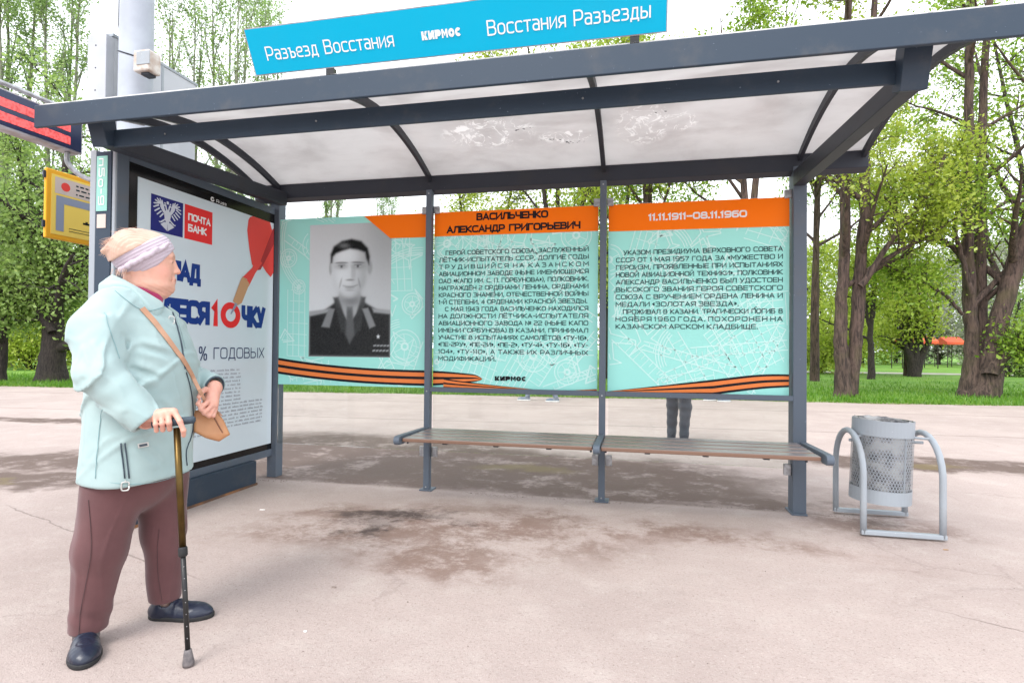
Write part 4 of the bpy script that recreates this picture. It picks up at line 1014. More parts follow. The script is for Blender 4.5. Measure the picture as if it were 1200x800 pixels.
# ================================================================== LITTER BIN
lbn = thing('litter_bin', 'light grey perforated steel litter bin hung between two tube hoops right of the bench', 'litter bin', (1.60, 4.22, 0))
BX, BY, BR, BZ0, BZ1 = 1.578, 4.22, .176, .175, .705
tilt = Matrix.Translation((BX, BY, .45)) @ Matrix.Rotation(math.radians(2.2), 4, 'Y') @ Matrix.Translation((-BX, -BY, -.45))
def ring(r0, r1, z0, z1, seg=48): return [(r0, z0), (r1, z0), (r1, z1), (r0, z1), (r0, z0)]
MB().lathe(ring(BR-.004, BR+.001, BZ1-.10, BZ1), (BX, BY), 48, tilt).build('top_band', M['steel_l'], lbn)
MB().lathe([(0.001, BZ0+.004)]+ring(BR-.004, BR+.001, BZ0, BZ0+.085)[1:4]+[(BR-.004, BZ0+.006), (0.001, BZ0+.006)], (BX, BY), 48, tilt).build('bottom_band', M['steel_l'], lbn)
mb = MB(); nc, nr = 60, 18; z0, z1 = BZ0+.085, BZ1-.10; hgt = (z1-z0)/nr
for i in range(nc):
    for j in range(nr):
        sh_ = .5 if j % 2 else 0; a0 = 2*math.pi*(i+sh_)/nc; a1 = 2*math.pi*(i+1+sh_)/nc; ac = (a0+a1)/2; zc = z0+(j+.5)*hgt
        ha = (a1-a0)/2; vs = []
        for k in range(8):
            t = math.pi/4*k+math.pi/8
            sx = max(-1, min(1, 1.09*math.cos(t))); sz = max(-1, min(1, 1.09*math.sin(t)))
            vs.append((BX+BR*math.cos(ac+ha*sx), BY+BR*math.sin(ac+ha*sx), zc+hgt/2*sz))
        for k in range(8):
            t = math.pi/4*k+math.pi/8; vs.append((BX+BR*math.cos(ac+ha*.74*math.cos(t)), BY+BR*math.sin(ac+ha*.74*math.cos(t)), zc+hgt*.37*math.sin(t)))
        mb.add([tuple(tilt @ Vector(p)) for p in vs], [(k, (k+1) % 8, 8+(k+1) % 8, 8+k) for k in range(8)])
mb.build('perforated_wall', M['steel_l'], lbn, kind='stuff')
for k in range(4):
    a = k*math.pi/2+.5; c = [tuple(tilt @ Vector((BX+(BR-.006)*math.cos(a+d), BY+(BR-.006)*math.sin(a+d), z))) for d, z in ((-.04, z0-.02), (.04, z0-.02), (.04, z1+.02), (-.04, z1+.02))]
    MB().add(c, [(0, 1, 2, 3)]).build('inner_strap', M['steel_l'], lbn)
# rubbish bag lining the basket and standing a little above the rim
rb = MB(); seg = 40; rn = random.Random(8); vs = []; prof = [(.02, .23), (.12, .21), (.165, .26), (.168, .45), (.166, .62), (.168, .69), (.165, .708), (.150, .700), (.13, .60), (.09, .52), (.02, .50)]
for (rad, z) in prof:
    for k in range(seg):
        a = 2*math.pi*k/seg; q = rad*(1+(.0 if rad > .164 else .05)*math.sin(5*a+z*30))-(.0 if z < .3 else abs(rn.gauss(0, .003))); vs.append(tuple(tilt @ Vector((BX+q*math.cos(a), BY+q*math.sin(a), z+rn.gauss(0, .004)))))
bag = MB().add(vs, [(i*seg+k, i*seg+(k+1) % seg, (i+1)*seg+(k+1) % seg, (i+1)*seg+k) for i in range(len(prof)-1) for k in range(seg)])
o = bag.build('rubbish_bag', surf('grey_bag_film', (.42, .41, .40), (.07, .07, .075), 11, .25, bs=.5, bscale=40, bd=.01), None, smooth=True)
tag(o, 'crumpled grey plastic rubbish bag lining the litter bin', 'rubbish bag')
def hoop(x):
    c, rad = 4.225, .255
    pts = [(x, c-rad, .02), (x, c-rad, .2), (x, c-rad, .37)]+[(x, c-rad*math.cos(a), .37+rad*math.sin(a)) for a in np.linspace(.12, math.pi-.12, 14)]+[(x, c+rad, .37), (x, c+rad, .2), (x, c+rad, .02)]
    MB().tube(pts, .019, 12).build('hoop', M['steel_l'], lbn, smooth=True)
hoop(1.385); hoop(1.822)
for y in (3.97, 4.48): MB().box(1.37, 1.84, y-.018, y+.018, .012, .040).build('ground_bar', M['steel_l'], lbn, bevel=.004)
for x in (1.385, 1.822):
    s = -1 if x < 1.6 else 1
    MB().tube([(x, BY, .56), (BX+s*.17, BY, .56)], .010, 8).build('pivot_pin', M['steel_l'], lbn)
    MB().tube([(x, BY-.12, .60), (BX+s*.15, BY-.08, .60)], .008, 8).build('support_pin', M['steel_l'], lbn)

# ================================================================== TREES
def growth(rg, stems, depth=3, spread=.6, up=.25, nchild=(7, 5), ratio=.5, start=.3, twig=.5, wob=.10):
    """stems: list of [(point, radius), ...]; returns tube mesh builder and leaf anchor points"""
    mb = MB(); anchors = []
    def branch(pts, rad, lvl):
        n = len(pts); seg = (12, 7, 4, 3)[min(lvl, 3)]
        mb.tube(pts, rad, seg, cap=False)
        L = sum(np.linalg.norm(pts[i+1]-pts[i]) for i in range(n-1))
        if lvl >= depth-1:
            for i in range(max(1, n//3), n):
                for q in (0, .33, .66):
                    if i < n-1 or q == 0:
                        p = pts[i] if i == n-1 else pts[i]*(1-q)+pts[i+1]*q
                        anchors.append(p)
        if lvl >= depth: return
        nc = nchild[min(lvl, len(nchild)-1)]
        for k in range(nc):
            f = start+(1-start)*(k+rg.random())/nc; f = min(f, .98)
            x = f*(n-1); i = int(x); q = x-i; p = pts[i]*(1-q)+pts[min(i+1, n-1)]*q; r = rad[i]*(1-q)+rad[min(i+1, n-1)]*q
            d = pts[min(i+1, n-1)]-pts[max(i-1, 0)] if i < n-1 else pts[-1]-pts[-2]; d = d/np.linalg.norm(d)
            rv = rg.normal(0, 1, 3); rv -= d*(rv@d); rv /= np.linalg.norm(rv)
            cd = d*(1-spread)+rv*spread; cd[2] += up*(.5 if lvl else 1); cd /= np.linalg.norm(cd)
            cl = L*ratio*(1.1-.6*f)*rg.uniform(.7, 1.2)
            if lvl == depth-1: cl = max(cl, twig*rg.uniform(.6, 1.2))
            m = (7, 6, 5, 4)[min(lvl+1, 3)]; cp = [p]; dd = cd.copy()
            for j in range(1, m):
                dd = dd+rg.normal(0, wob, 3)+np.array([0, 0, up*.10]); dd /= np.linalg.norm(dd); cp.append(cp[-1]+dd*cl/(m-1))
            cr = max(r*.55, .006); branch(cp, [cr*(1-.8*j/(m-1))+.002 for j in range(m)], lvl+1)
    for st in stems:
        P0 = [np.array(p, float) for p, r in st]; R0 = [r for p, r in st]
        pts = bez(P0, 5); rad = list(np.interp(np.linspace(0, len(P0)-1, len(pts)), range(len(P0)), R0))
        pts = [p+rg.normal(0, .012, 3) for p in pts]
        branch(pts, rad, 0)
    return mb, np.array(anchors)
def leaves(rg, anchors, count, size, spread, droop=.0):
    w_ = rg.exponential(1, len(anchors))**1.7+.05; w_ /= w_.sum(); idx = rg.choice(len(anchors), count, p=w_)
    c = anchors[idx]+rg.normal(0, spread, (count, 3)); c[:, 2] -= np.abs(rg.normal(0, droop, count)) if droop else 0
    a = rg.normal(0, 1, (count, 3)); a /= np.linalg.norm(a, axis=1)[:, None]
    b = rg.normal(0, 1, (count, 3)); b -= a*np.sum(a*b, 1)[:, None]; b /= np.linalg.norm(b, axis=1)[:, None]
    s = (size*(.45+.95*rg.random(count)**1.6)*1.12)[:, None]
    V = np.stack([c-a*s*.5, c+b*s*.28, c+a*s*.5, c-b*s*.28], 1).reshape(-1, 3)
    return V, np.arange(4*count).reshape(-1, 4)
def tree(label, loc, stems, bark_, leaf_, count, size, fuzz, seed, group=None, name='tree', cat='tree', droop=0, **kw):
    rg = np.random.default_rng(seed)
    t = thing(name, label, cat, loc, group)
    mb, an = growth(rg, stems, **kw)
    mb.build('trunk', M[bark_], t, smooth=True, local=True)
    V, F = leaves(rg, an, count, size, fuzz, droop)
    mkobj('crown', V, F, M[leaf_], t, local=True)
    return t
def retree(src, label, loc, rot, sc, leaf_=None, group=None):
    t = src.copy(); COL.objects.link(t); t.location = loc; t.rotation_euler = (0, 0, rot); t.scale = (sc[0], sc[0], sc[1]); t['label'] = label
    if group: t['group'] = group
    for c in list(src.children):
        q = c.copy(); COL.objects.link(q); q.parent = t
        if leaf_ and c.name.startswith('crown'):
            q.data = c.data.copy(); q.data.materials[0] = M[leaf_]
    return t
def XY(px, Y): return (atY(px, 400, Y)[0], Y, 0)
# the two big multi-stemmed trees at the right: stems surveyed at their real distance
def surveyed(base, cols, Y):
    """cols: [(px, py, width px), ...] -> stem relative to base"""
    o = []
    for (px, py, w) in cols:
        p = atY(px, py, Y); zc = (p-CPOS)@_F; o.append((tuple(p-np.array(base)), w/2*zc/FPX))
    return o
B1 = (*onG(990, 464)[:2], 0); Yb1 = B1[1]
stA = surveyed(B1, [(987, 470, 24), (988, 440, 17), (985, 400, 15), (986, 350, 13), (990, 290, 12), (991, 220, 11), (990, 130, 9), (994, 20, 8), (998, -120, 4)], Yb1)
stB = surveyed(B1, [(992, 470, 24), (998, 440, 16), (1003, 400, 14), (1006, 350, 15), (1009, 300, 12), (1013, 240, 12), (1014, 160, 9), (1022, 60, 8), (1030, -90, 4)], Yb1+.15)
stC = surveyed(B1, [(1009, 335, 8), (1021, 318, 7), (1041, 288, 6), (1062, 258, 5), (1085, 228, 4), (1110, 180, 3)], Yb1-.1)
t1 = tree('tall tree with two upright twin trunks just right of the shelter post', B1, [stA, stB, stC], 'bark', 'leaf_y', 17000, .095, .20, 101, nchild=(10, 5, 4), spread=.62, up=.18, ratio=.32, start=.38, twig=.5)
B2 = (*onG(1146, 464)[:2], 0); Yb2 = B2[1]
sA = surveyed(B2, [(1136, 471, 30), (1138, 440, 20), (1139, 400, 14), (1137, 350, 14), (1134, 280, 12), (1134, 200, 10), (1136, 110, 9), (1138, 0, 8), (1140, -130, 4)], Yb2)
sB = surveyed(B2, [(1146, 471, 34), (1150, 440, 24), (1151, 400, 14), (1150, 350, 12), (1149, 280, 12), (1150, 200, 10), (1152, 110, 8), (1160, 0, 7), (1170, -130, 4)], Yb2+.3)
sC = surveyed(B2, [(1150, 471, 36), (1158, 440, 28), (1166, 400, 20), (1177, 355, 19), (1190, 310, 18), (1205, 260, 16), (1222, 190, 13), (1240, 90, 9), (1262, -60, 4)], Yb2-.1)
sD = surveyed(B2, [(1160, 440, 16), (1172, 422, 12), (1186, 413, 9), (1204, 400, 8), (1230, 380, 5)], Yb2-.4)
sE = surveyed(B2, [(1139, 345, 6), (1130, 310, 5), (1121, 280, 5), (1120, 255, 4), (1124, 235, 4), (1122, 180, 3)], Yb2-.3)
sF = surveyed(B2, [(1128, 368, 4), (1112, 350, 4), (1090, 334, 3), (1070, 326, 3), (1052, 325, 2)], Yb2-.6)
t2 = tree('massive many-stemmed tree with a leaning right trunk at the right edge of the lawn', B2, [sA, sB, sC, sD, sE, sF], 'bark', 'leaf', 18000, .095, .20, 102, nchild=(9, 5, 4), spread=.62, up=.16, ratio=.30, start=.34, twig=.5)
# broad yellow-green trees behind the shelter
def std_stems(h, r, rg, k=3, split=.3, lean=.18):
    o = []
    for i in range(k):
        a = 2*math.pi*i/k+rg.uniform(-.5, .5); q = rg.uniform(.5, 1)*lean*h
        o.append([((0, 0, -.1), r), ((.02*q*math.cos(a), .02*q*math.sin(a), split*h*.6), r*.75), ((.25*q*math.cos(a), .25*q*math.sin(a), h*(split+.1)), r*.5), ((.7*q*math.cos(a), .7*q*math.sin(a), h*.75), r*.28), ((q*math.cos(a), q*math.sin(a), h), r*.08)])
    return o
rgm = np.random.default_rng(55)
g_mid = 'broad trees standing behind the shelter'
m1 = tree('yellow-green broad tree seen over the shelter roof left of its middle', XY(655, 17.5), std_stems(10.5, .17, rgm), 'bark_d', 'leaf_y', 21000, .11, .24, 201, g_mid, nchild=(9, 5, 4), spread=.65, up=.15, ratio=.36, start=.25, twig=.5)
m2 = tree('green broad tree whose thin trunk shows above the right banner', XY(877, 16.5), std_stems(10.5, .16, rgm, 2, .5, .10), 'bark', 'leaf', 17000, .105, .24, 202, g_mid, nchild=(10, 5, 4), spread=.62, up=.15, ratio=.33, start=.35, twig=.5)
retree(m1, 'yellow-green broad tree behind the middle banner heading', XY(560, 18.5), 2.1, (.86, .74), 'leaf_y')
retree(m2, 'yellow-green broad tree behind the right end of the cyan roof sign', XY(760, 18.0), 1.3, (1.0, .95), 'leaf_y')
retree(m1, 'tall green tree far behind the gap between middle and right banners', XY(715, 23), 4.0, (1.25, 1.12), 'leaf')
retree(m2, 'green broad tree behind the twin trunks right of the shelter', XY(955, 24), 4.4, (1.1, 1.1))
retree(m2, 'airy yellow-green tree filling the gap between twin trunks and massive tree', XY(1064, 31), 2.6, (1.2, 1.15), 'leaf_y')
retree(m1, 'tall green tree behind the massive many-stemmed tree at the right edge', XY(1235, 21), 5.2, (1.1, 1.2), 'leaf')
# poplars at the left
rgp = np.random.default_rng(77)
def pop_stems(h, r, rg, k=3):
    o = []
    for i in range(k):
        a = 2*math.pi*i/k+rg.uniform(-.6, .6); q = rg.uniform(.4, 1.0)
        o.append([((0, 0, -.1), r), ((.15*q*math.cos(a), .15*q*math.sin(a), h*.2), r*.7), ((.7*q*math.cos(a), .7*q*math.sin(a), h*.5), r*.45), ((1.0*q*math.cos(a), 1.0*q*math.sin(a), h*.8), r*.25), ((1.1*q*math.cos(a), 1.1*q*math.sin(a), h), r*.06)])
    return o
g_pop = 'tall pale poplars on the left'
pkw = dict(nchild=(16, 5, 3), spread=.30, up=.35, ratio=.22, start=.18, twig=.55, wob=.07)
p1 = tree('tall pale poplar above the display board at the left edge', XY(66, 24), pop_stems(20, .24, rgp), 'bark_p', 'leaf_p', 19000, .13, .22, 301, g_pop, **pkw)
p2 = tree('airy poplar right of the lamp post with bare upright branches', XY(212, 26), pop_stems(19, .2, rgp, 4), 'bark_p', 'leaf_p', 10500, .13, .22, 302, g_pop, **pkw)
retree(p1, 'tall pale poplar in the top left corner', XY(8, 23), 1.0, (1.15, 1.0))
retree(p2, 'airy poplar left of the cyan roof sign', XY(268, 27), 2.2, (1.1, 1.06))
retree(p2, 'airy poplar directly behind the left end of the cyan sign', XY(306, 31), 3.9, (1.0, 1.12))
retree(p1, 'thin poplar showing between the shelter roof and the portrait banner', XY(385, 34), 5.0, (.8, .70))
retree(p2, 'short thin poplar between roof and banner left of the first thin post', XY(452, 36), .4, (.8, .58))
# leafy tree behind the display board
BL = (*onG(62, 447)[:2], 0); YL = BL[1]
l0 = surveyed(BL, [(60, 452, 38), (61, 425, 27), (63, 390, 22), (62, 340, 20), (64, 300, 15), (70, 240, 10), (80, 170, 5), (84, 120, 3)], YL)
l1 = surveyed(BL, [(62, 330, 14), (52, 300, 11), (38, 265, 8), (28, 220, 6), (20, 170, 3)], YL+.2)
l2 = surveyed(BL, [(63, 350, 12), (78, 325, 10), (98, 300, 8), (118, 270, 6), (130, 230, 3)], YL-.2)
l3 = surveyed(BL, [(61, 390, 9), (46, 365, 8), (25, 345, 7), (5, 330, 5)], YL-.3)
tree('leafy willow-like tree with a thick dark trunk left of the woman', BL, [l0, l1, l2, l3], 'bark_d', 'leaf_g', 24000, .12, .26, 401, droop=.15, nchild=(13, 6, 4), spread=.68, up=.05, ratio=.36, start=.2, twig=.6)
BM = (*onG(4, 447)[:2], 0)
m0 = surveyed(BM, [(0, 452, 14), (2, 420, 10), (6, 380, 9), (16, 350, 8), (30, 320, 6), (40, 270, 4)], BM[1])
m00 = surveyed(BM, [(4, 390, 8), (-8, 350, 7), (-22, 300, 5), (-30, 240, 4)], BM[1])
tree('slim leaning tree at the far left edge of the lawn', BM, [m0, m00], 'bark_d', 'leaf_g', 13000, .12, .26, 402, droop=.15, nchild=(10, 6, 4), spread=.65, up=.05, ratio=.42, start=.25, twig=.6)
# small dark trees on the lawn at the right
BS = (*onG(1021, 444)[:2], 0)
s0 = surveyed(BS, [(1021, 446, 9), (1021, 420, 7), (1020, 390, 6), (1024, 350, 5), (1028, 300, 3), (1030, 250, 2)], BS[1])
s1 = surveyed(BS, [(1020, 395, 4), (1015, 360, 3), (1012, 310, 2)], BS[1])
tree('small slender tree with a thin dark trunk between the two big trees', BS, [s0, s1], 'bark_d', 'leaf_y', 7500, .13, .32, 501, nchild=(9, 5, 3), spread=.7, up=.1, ratio=.42, start=.35, twig=.7)
BT = (*onG(1071, 441)[:2], 0)
S = []
for cols in ([(1071, 443, 14), (1070, 425, 12), (1062, 408, 6), (1056, 388, 4), (1050, 355, 2)], [(1071, 443, 12), (1072, 425, 12), (1074, 405, 6), (1075, 370, 4), (1078, 320, 2)], [(1072, 443, 12), (1076, 425, 11), (1086, 405, 6), (1096, 375, 4), (1100, 330, 2)], [(1071, 425, 8), (1067, 400, 5), (1066, 370, 4), (1062, 335, 2)]):
    S.append(surveyed(BT, cols, BT[1]))
tree('small vase-shaped tree with dark forked trunk on the lawn', BT, S, 'bark_d', 'leaf_y', 8000, .14, .35, 502, nchild=(7, 5, 3), spread=.6, up=.1, ratio=.42, start=.4, twig=.7)
BU = (*onG(1178, 441)[:2], 0)
tree('low dark-limbed tree half hidden behind the massive tree', BU, [surveyed(BU, c, BU[1]) for c in ([(1172, 443, 9), (1182, 428, 6), (1196, 420, 5), (1215, 408, 3)], [(1175, 443, 8), (1186, 434, 5), (1205, 424, 3)], [(1173, 440, 7), (1178, 420, 5), (1186, 395, 3), (1195, 350, 2)])], 'bark_d', 'leaf_g', 8000, .14, .4, 503, nchild=(7, 5, 3), spread=.6, up=.1, ratio=.5, start=.4, twig=.7)
# bushes and the line of trees across the park
def bush(label, loc, r, h, leaf_, count, seed, group=None, size=.13):
    rg = np.random.default_rng(seed); st = []
    for i in range(7):
        a = rg.uniform(0, 6.28); q = r*rg.uniform(.3, .8)
        st.append([((.1*math.cos(a), .1*math.sin(a), -.05), .035), ((q*.4*math.cos(a), q*.4*math.sin(a), h*.35), .025), ((q*math.cos(a), q*math.sin(a), h*rg.uniform(.7, 1)), .008)])
    return tree(label, loc, st, 'bark_d', leaf_, count, size, r*.18, seed, group, name='bush', cat='bush', depth=2, nchild=(8, 5), spread=.6, up=.1, ratio=.5, start=.15, twig=.4)
bu = bush('bright green bush behind the thick dark trunk at the left', XY(38, 21), 2.4, 2.3, 'leaf_y', 7500, 601)
retree(bu, 'bright green bush between the willow-like tree and the woman', XY(92, 23), 1.5, (1.1, 1.2), None)
retree(bu, 'low green bush at the left edge beyond the slim tree', XY(-25, 22), 2.9, (1.2, .9), 'leaf')
retree(bu, 'green bush right behind the right shelter post', XY(958, 33), .7, (1.3, 1.25), 'leaf_y')
g_far = 'far trees across the park'
f1 = tree('dense green tree on the far side of the park', XY(120, 46), std_stems(11, .2, rgm, 4, .15, .25), 'bark_d', 'leaf', 13000, .26, .5, 701, g_far, depth=3, nchild=(9, 5, 3), spread=.7, up=.1, ratio=.42, start=.15, twig=.9)
FAR = [(-90, 44, .9, 1.0, 'leaf'), (-30, 50, 1.2, .9, 'leaf_g'), (40, 48, 1.0, .85, 'leaf_y'), (200, 52, 1.1, 1.0, 'leaf_g'), (290, 50, .9, .8, 'leaf'), (380, 56, 1.0, .75, 'leaf_y'), (470, 52, 1.0, .8, 'leaf'), (560, 50, 1.1, .9, 'leaf_g'),
       (650, 54, 1.0, .9, 'leaf'), (740, 50, 1.0, .9, 'leaf_y'), (830, 55, 1.1, .9, 'leaf'), (910, 52, .9, .8, 'leaf_g'), (965, 48, .9, .75, 'leaf_y'), (1010, 58, 1.0, .8, 'leaf'), (1050, 66, 1.0, .95, 'leaf_g'), (1100, 60, .9, .8, 'leaf_w'), (1135, 70, 1.1, 1.0, 'leaf_g'), (1165, 55, .8, .85, 'leaf_w'), (1215, 58, 1.0, .9, 'leaf_g'), (1270, 50, 1.0, 1.0, 'leaf')]
WORD = {'leaf': 'fresh green', 'leaf_g': 'greyish green', 'leaf_y': 'yellow-green', 'leaf_w': 'haze-paled'}
WHERE = {-90: 'beyond the left edge of the lawn', -30: 'behind the slim leaning tree', 40: 'behind the bright bush at the left', 200: 'behind the lightbox', 290: 'behind the right side of the lightbox', 380: 'behind the portrait banner', 470: 'behind the left thin post', 560: 'behind the middle banner text', 650: 'behind the middle banner heading',
         740: 'behind the left part of the right banner', 830: 'behind the dates of the right banner', 910: 'behind the right shelter post', 965: 'just right of the shelter post', 1010: 'behind the slender small tree', 1050: 'behind the orange awnings', 1100: 'between small vase-shaped tree and massive trunk', 1135: 'straight behind the massive trunk', 1165: 'between the upright and leaning stems', 1215: 'at the right edge behind the leaning stem', 1270: 'beyond the right edge of the lawn'}
for i, (px, Y, a, b, lf) in enumerate(FAR):
    retree(f1, f'{WORD[lf]} far tree {WHERE[px]}', XY(px, Y), i*1.7, (a, b), lf)
f1['label'] = 'dense green far tree seen between the willow-like tree and the lightbox'
# orange awnings of stalls beyond the small tree
def awning(px0, px1, Y, label):
    a, b = atY(px0, 400, Y)[0], atY(px1, 400, Y)[0]
    t = thing('market_awning', label, 'awning', ((a+b)/2, Y, 0), 'orange awnings across the park')
    m = MB(); m.prism([(Y-1, 1.92), (Y, 2.32), (Y+1, 1.92), (Y+1, 1.72), (Y-1, 1.72)], 'x', a, b); m.build('canopy', M['awn'], t, bevel=.02)
    for x in (a+.05, b-.05):
        for y in (Y-.95, Y+.95): MB().tube([(x, y, 0), (x, y, 1.8)], .03, 6).build('pole', M['bark_d'], t)
M['awn'] = surf('orange_canvas', (.62, .10, .035), (.5, .07, .03), 1, .7)
awning(1051, 1066, 44, 'orange awning seen left of the small forked tree'); awning(1072, 1092, 46, 'orange awning seen behind the small forked tree'); awning(1102, 1124, 50, 'orange awning half hidden left of the massive trunk')

# ================================================================== FIGURES (sculpted as smooth implicit surfaces)
def ell(P, c, r, ax=None):
    q = P-np.array(c)
    if ax is not None: q = q @ np.array(ax).T            # rows of ax: local axes
    r = np.array(r); k0 = np.sqrt(((q/r)**2).sum(-1)); k1 = np.sqrt(((q/(r*r))**2).sum(-1))
    return k0*(k0-1)/np.maximum(k1, 1e-6)
def cap(P, a, b, ra, rb=None):
    rb = ra if rb is None else rb; a = np.array(a, float); b = np.array(b, float); ba = b-a; pa = P-a
    t = np.clip((pa @ ba)/max(ba @ ba, 1e-9), 0, 1)
    return np.sqrt(((pa-t[..., None]*ba)**2).sum(-1))-(ra+(rb-ra)*t)
def chain(P, pts, k=.01):
    d = None
    for (a, ra), (b, rb) in zip(pts[:-1], pts[1:]):
        e = cap(P, a, b, ra, rb); d = e if d is None else smin(d, e, k)
    return d
def smin(a, b, k):
    h = np.clip(.5+.5*(b-a)/k, 0, 1); return b*(1-h)+a*h-k*h*(1-h)
def smax(a, b, k): return -smin(-a, -b, k)
def rbox(P, c, h, r, ax=None):
    q = P-np.array(c)
    if ax is not None: q = q @ np.array(ax).T
    q = np.abs(q)-np.array(h)+r
    return np.sqrt((np.maximum(q, 0)**2).sum(-1))+np.minimum(q.max(-1), 0)-r
def stackf(P, secs, yaw=0):
    """body built from elliptical sections (z, cx, cy, half side width, half depth)"""
    S = np.array(secs); z = P[..., 2]
    f = lambda k: np.interp(z, S[:, 0], S[:, k])
    x, y = P[..., 0]-f(1), P[..., 1]-f(2); w, t = f(3), f(4); c, s = math.cos(yaw), math.sin(yaw)
    fwd, side = x*c+y*s, -x*s+y*c
    k = np.sqrt((side/w)**2+(fwd/t)**2)
    d = (k-1)*np.minimum(w, t)
    return np.maximum(d, np.maximum(z-S[-1, 0], S[0, 0]-z))
def wav(P, f, seed=0, oct=2):
    r = np.random.default_rng(seed); o = 0
    for i in range(oct):
        for j in range(3):
            k = r.normal(0, 1, 3); k /= np.linalg.norm(k); o = o+np.sin((P @ k)*f*2**i*r.uniform(.8, 1.3)+r.uniform(0, 6))/2**i
    return o/3
def surfnet(fn, lo, hi, h):
    lo = np.array(lo, float); n = np.ceil((np.array(hi)-lo)/h).astype(int)+1
    F = np.empty(n, np.float32); yy, zz = np.meshgrid(lo[1]+h*np.arange(n[1]), lo[2]+h*np.arange(n[2]), indexing='ij')
    B = 24
    for i0 in range(0, n[0], B):
        xs_ = lo[0]+h*np.arange(i0, min(i0+B, n[0])); P = np.empty((len(xs_), n[1], n[2], 3)); P[..., 0] = xs_[:, None, None]; P[..., 1] = yy; P[..., 2] = zz
        F[i0:i0+B] = fn(P)
    S = F < 0; acc = np.zeros((*(n-1), 3), np.float32); cnt = np.zeros(n-1, np.float32); faces = []
    idx = [np.arange(m) for m in n]
    for ax in range(3):
        a = [slice(None)]*3; b = [slice(None)]*3; a[ax] = slice(0, -1); b[ax] = slice(1, None)
        cr_ = S[tuple(a)] != S[tuple(b)]; I = np.argwhere(cr_)
        J = I.copy(); J[:, ax] += 1
        f0 = F[tuple(I.T)]; f1 = F[tuple(J.T)]; t = f0/(f0-f1); Pp = I.astype(np.float32); Pp[:, ax] += t
        o1, o2 = [k for k in range(3) if k != ax]
        for d1 in (0, -1):
            for d2 in (0, -1):
                C = I.copy(); C[:, o1] += d1; C[:, o2] += d2
                ok = np.all((C >= 0) & (C < n-1), 1); np.add.at(acc, tuple(C[ok].T), Pp[ok]); np.add.at(cnt, tuple(C[ok].T), 1)
        faces.append((ax, I, S[tuple(I.T)]))
    act = cnt > 0; ids = -np.ones(n-1, int); ids[act] = np.arange(act.sum())
    V = acc[act]/cnt[act][:, None]*h+lo; Q = []
    for ax, I, s in faces:
        o1, o2 = [k for k in range(3) if k != ax]
        def cid(d1, d2):
            C = I.copy(); C[:, o1] += d1; C[:, o2] += d2; ok = np.all((C >= 0) & (C < n-1), 1)
            r = -np.ones(len(I), int); r[ok] = ids[tuple(C[ok].T)]; return r
        q = np.stack([cid(0, 0), cid(-1, 0), cid(-1, -1), cid(0, -1)], 1)
        flip = s if ax != 1 else ~s
        q = np.where(flip[:, None], q[:, ::-1], q)
        Q.append(q[np.all(q >= 0, 1)])
    Q = np.concatenate(Q)
    # orient outwards by sampling
    c = V[Q].mean(1); nn = np.cross(V[Q[:, 1]]-V[Q[:, 0]], V[Q[:, 2]]-V[Q[:, 0]]); nl = np.linalg.norm(nn, axis=1); ok = nl > 1e-12
    smp = np.where(ok)[0][:: max(1, len(Q)//200)]
    g = fn((c[smp]+nn[smp]/nl[smp][:, None]*h)[None])[0]-fn((c[smp]-nn[smp]/nl[smp][:, None]*h)[None])[0]
    if np.sum(g > 0) < len(g)/2: Q = Q[:, ::-1]
    return V, np.ascontiguousarray(Q)
def sculpt(name, fn, lo, hi, h, mat, parent, label=None, color=None):
    V, F = surfnet(fn, lo, hi, h)
    if callable(color): pass
    o = mkobj(name, V, F, mat, parent, smooth=True, local=True, label=label)
    if color is not None and len(o.data.vertices) == len(V):
        ca = o.data.color_attributes.new('tone', 'FLOAT_COLOR', 'POINT'); ca.data.foreach_set('color', np.c_[color(V), np.ones(len(V))].astype(np.float32).ravel())
    return o
def fabric(name, c1, c2, rough=.8, bs=.25, bscale=500, sheen=.2, wr=0):
    m = surf(name, c1, c2, 5, rough, bs=bs, bscale=bscale, bd=.0015); p = m.node_tree.nodes['Principled BSDF']; p.inputs['Sheen Weight'].default_value = sheen
    return m
def skinmat():
    m, t, p = newmat('skin'); g = N(t, 'TexCoord').outputs['Object']; at = N(t, 'Attribute', attribute_name='tone')
    f = ramp(t, noise(t, 60, 4, .6, g), .3, .75)
    c = mixc(t, math_(t, 'MULTIPLY', f, .22), at.outputs['Color'], (.62, .26, .19))
    t.links.new(c, p.inputs['Base Color']); p.inputs['Roughness'].default_value = .5
    p.inputs['Subsurface Weight'].default_value = .12; p.inputs['Subsurface Radius'].default_value = (.02, .008, .004); p.inputs['Subsurface Scale'].default_value = .3
    bump(t, p, noise(t, 260, 4, .6, g), .3, .0015); return m
M['skin'] = skinmat()
M['jacket'] = fabric('pale_mint_jacket_cloth', (.36, .475, .47), (.315, .43, .43), .72, .25, 420)
M['trousers'] = fabric('plum_brown_trouser_cloth', (.125, .050, .052), (.098, .038, .040), .85, .3, 600)
M['band'] = fabric('lilac_knit', (.52, .44, .50), (.44, .37, .43), .9, .6, 320)
M['hair'] = fabric('faded_ginger_hair', (.66, .45, .35), (.52, .33, .25), .6, .5, 250)
M['shoe'] = fabric('dark_navy_leather', (.010, .014, .030), (.018, .024, .045), .33, .35, 140, 0)
M['sole'] = surf('black_sole', (.012, .012, .014), (.02, .02, .02), 20, .7)
M['bag'] = fabric('tan_leather', (.52, .26, .12), (.44, .20, .09), .5, .2, 300, 0)
M['strap'] = fabric('tan_strap', (.55, .33, .22), (.42, .22, .13), .5, .1, 300, 0)
M['zip'] = surf('dark_zip_tape', (.03, .05, .07), (.05, .07, .09), 40, .7)
M['collar_in'] = fabric('raspberry_scarf', (.42, .03, .12), (.22, .015, .05), .8, .3, 300)
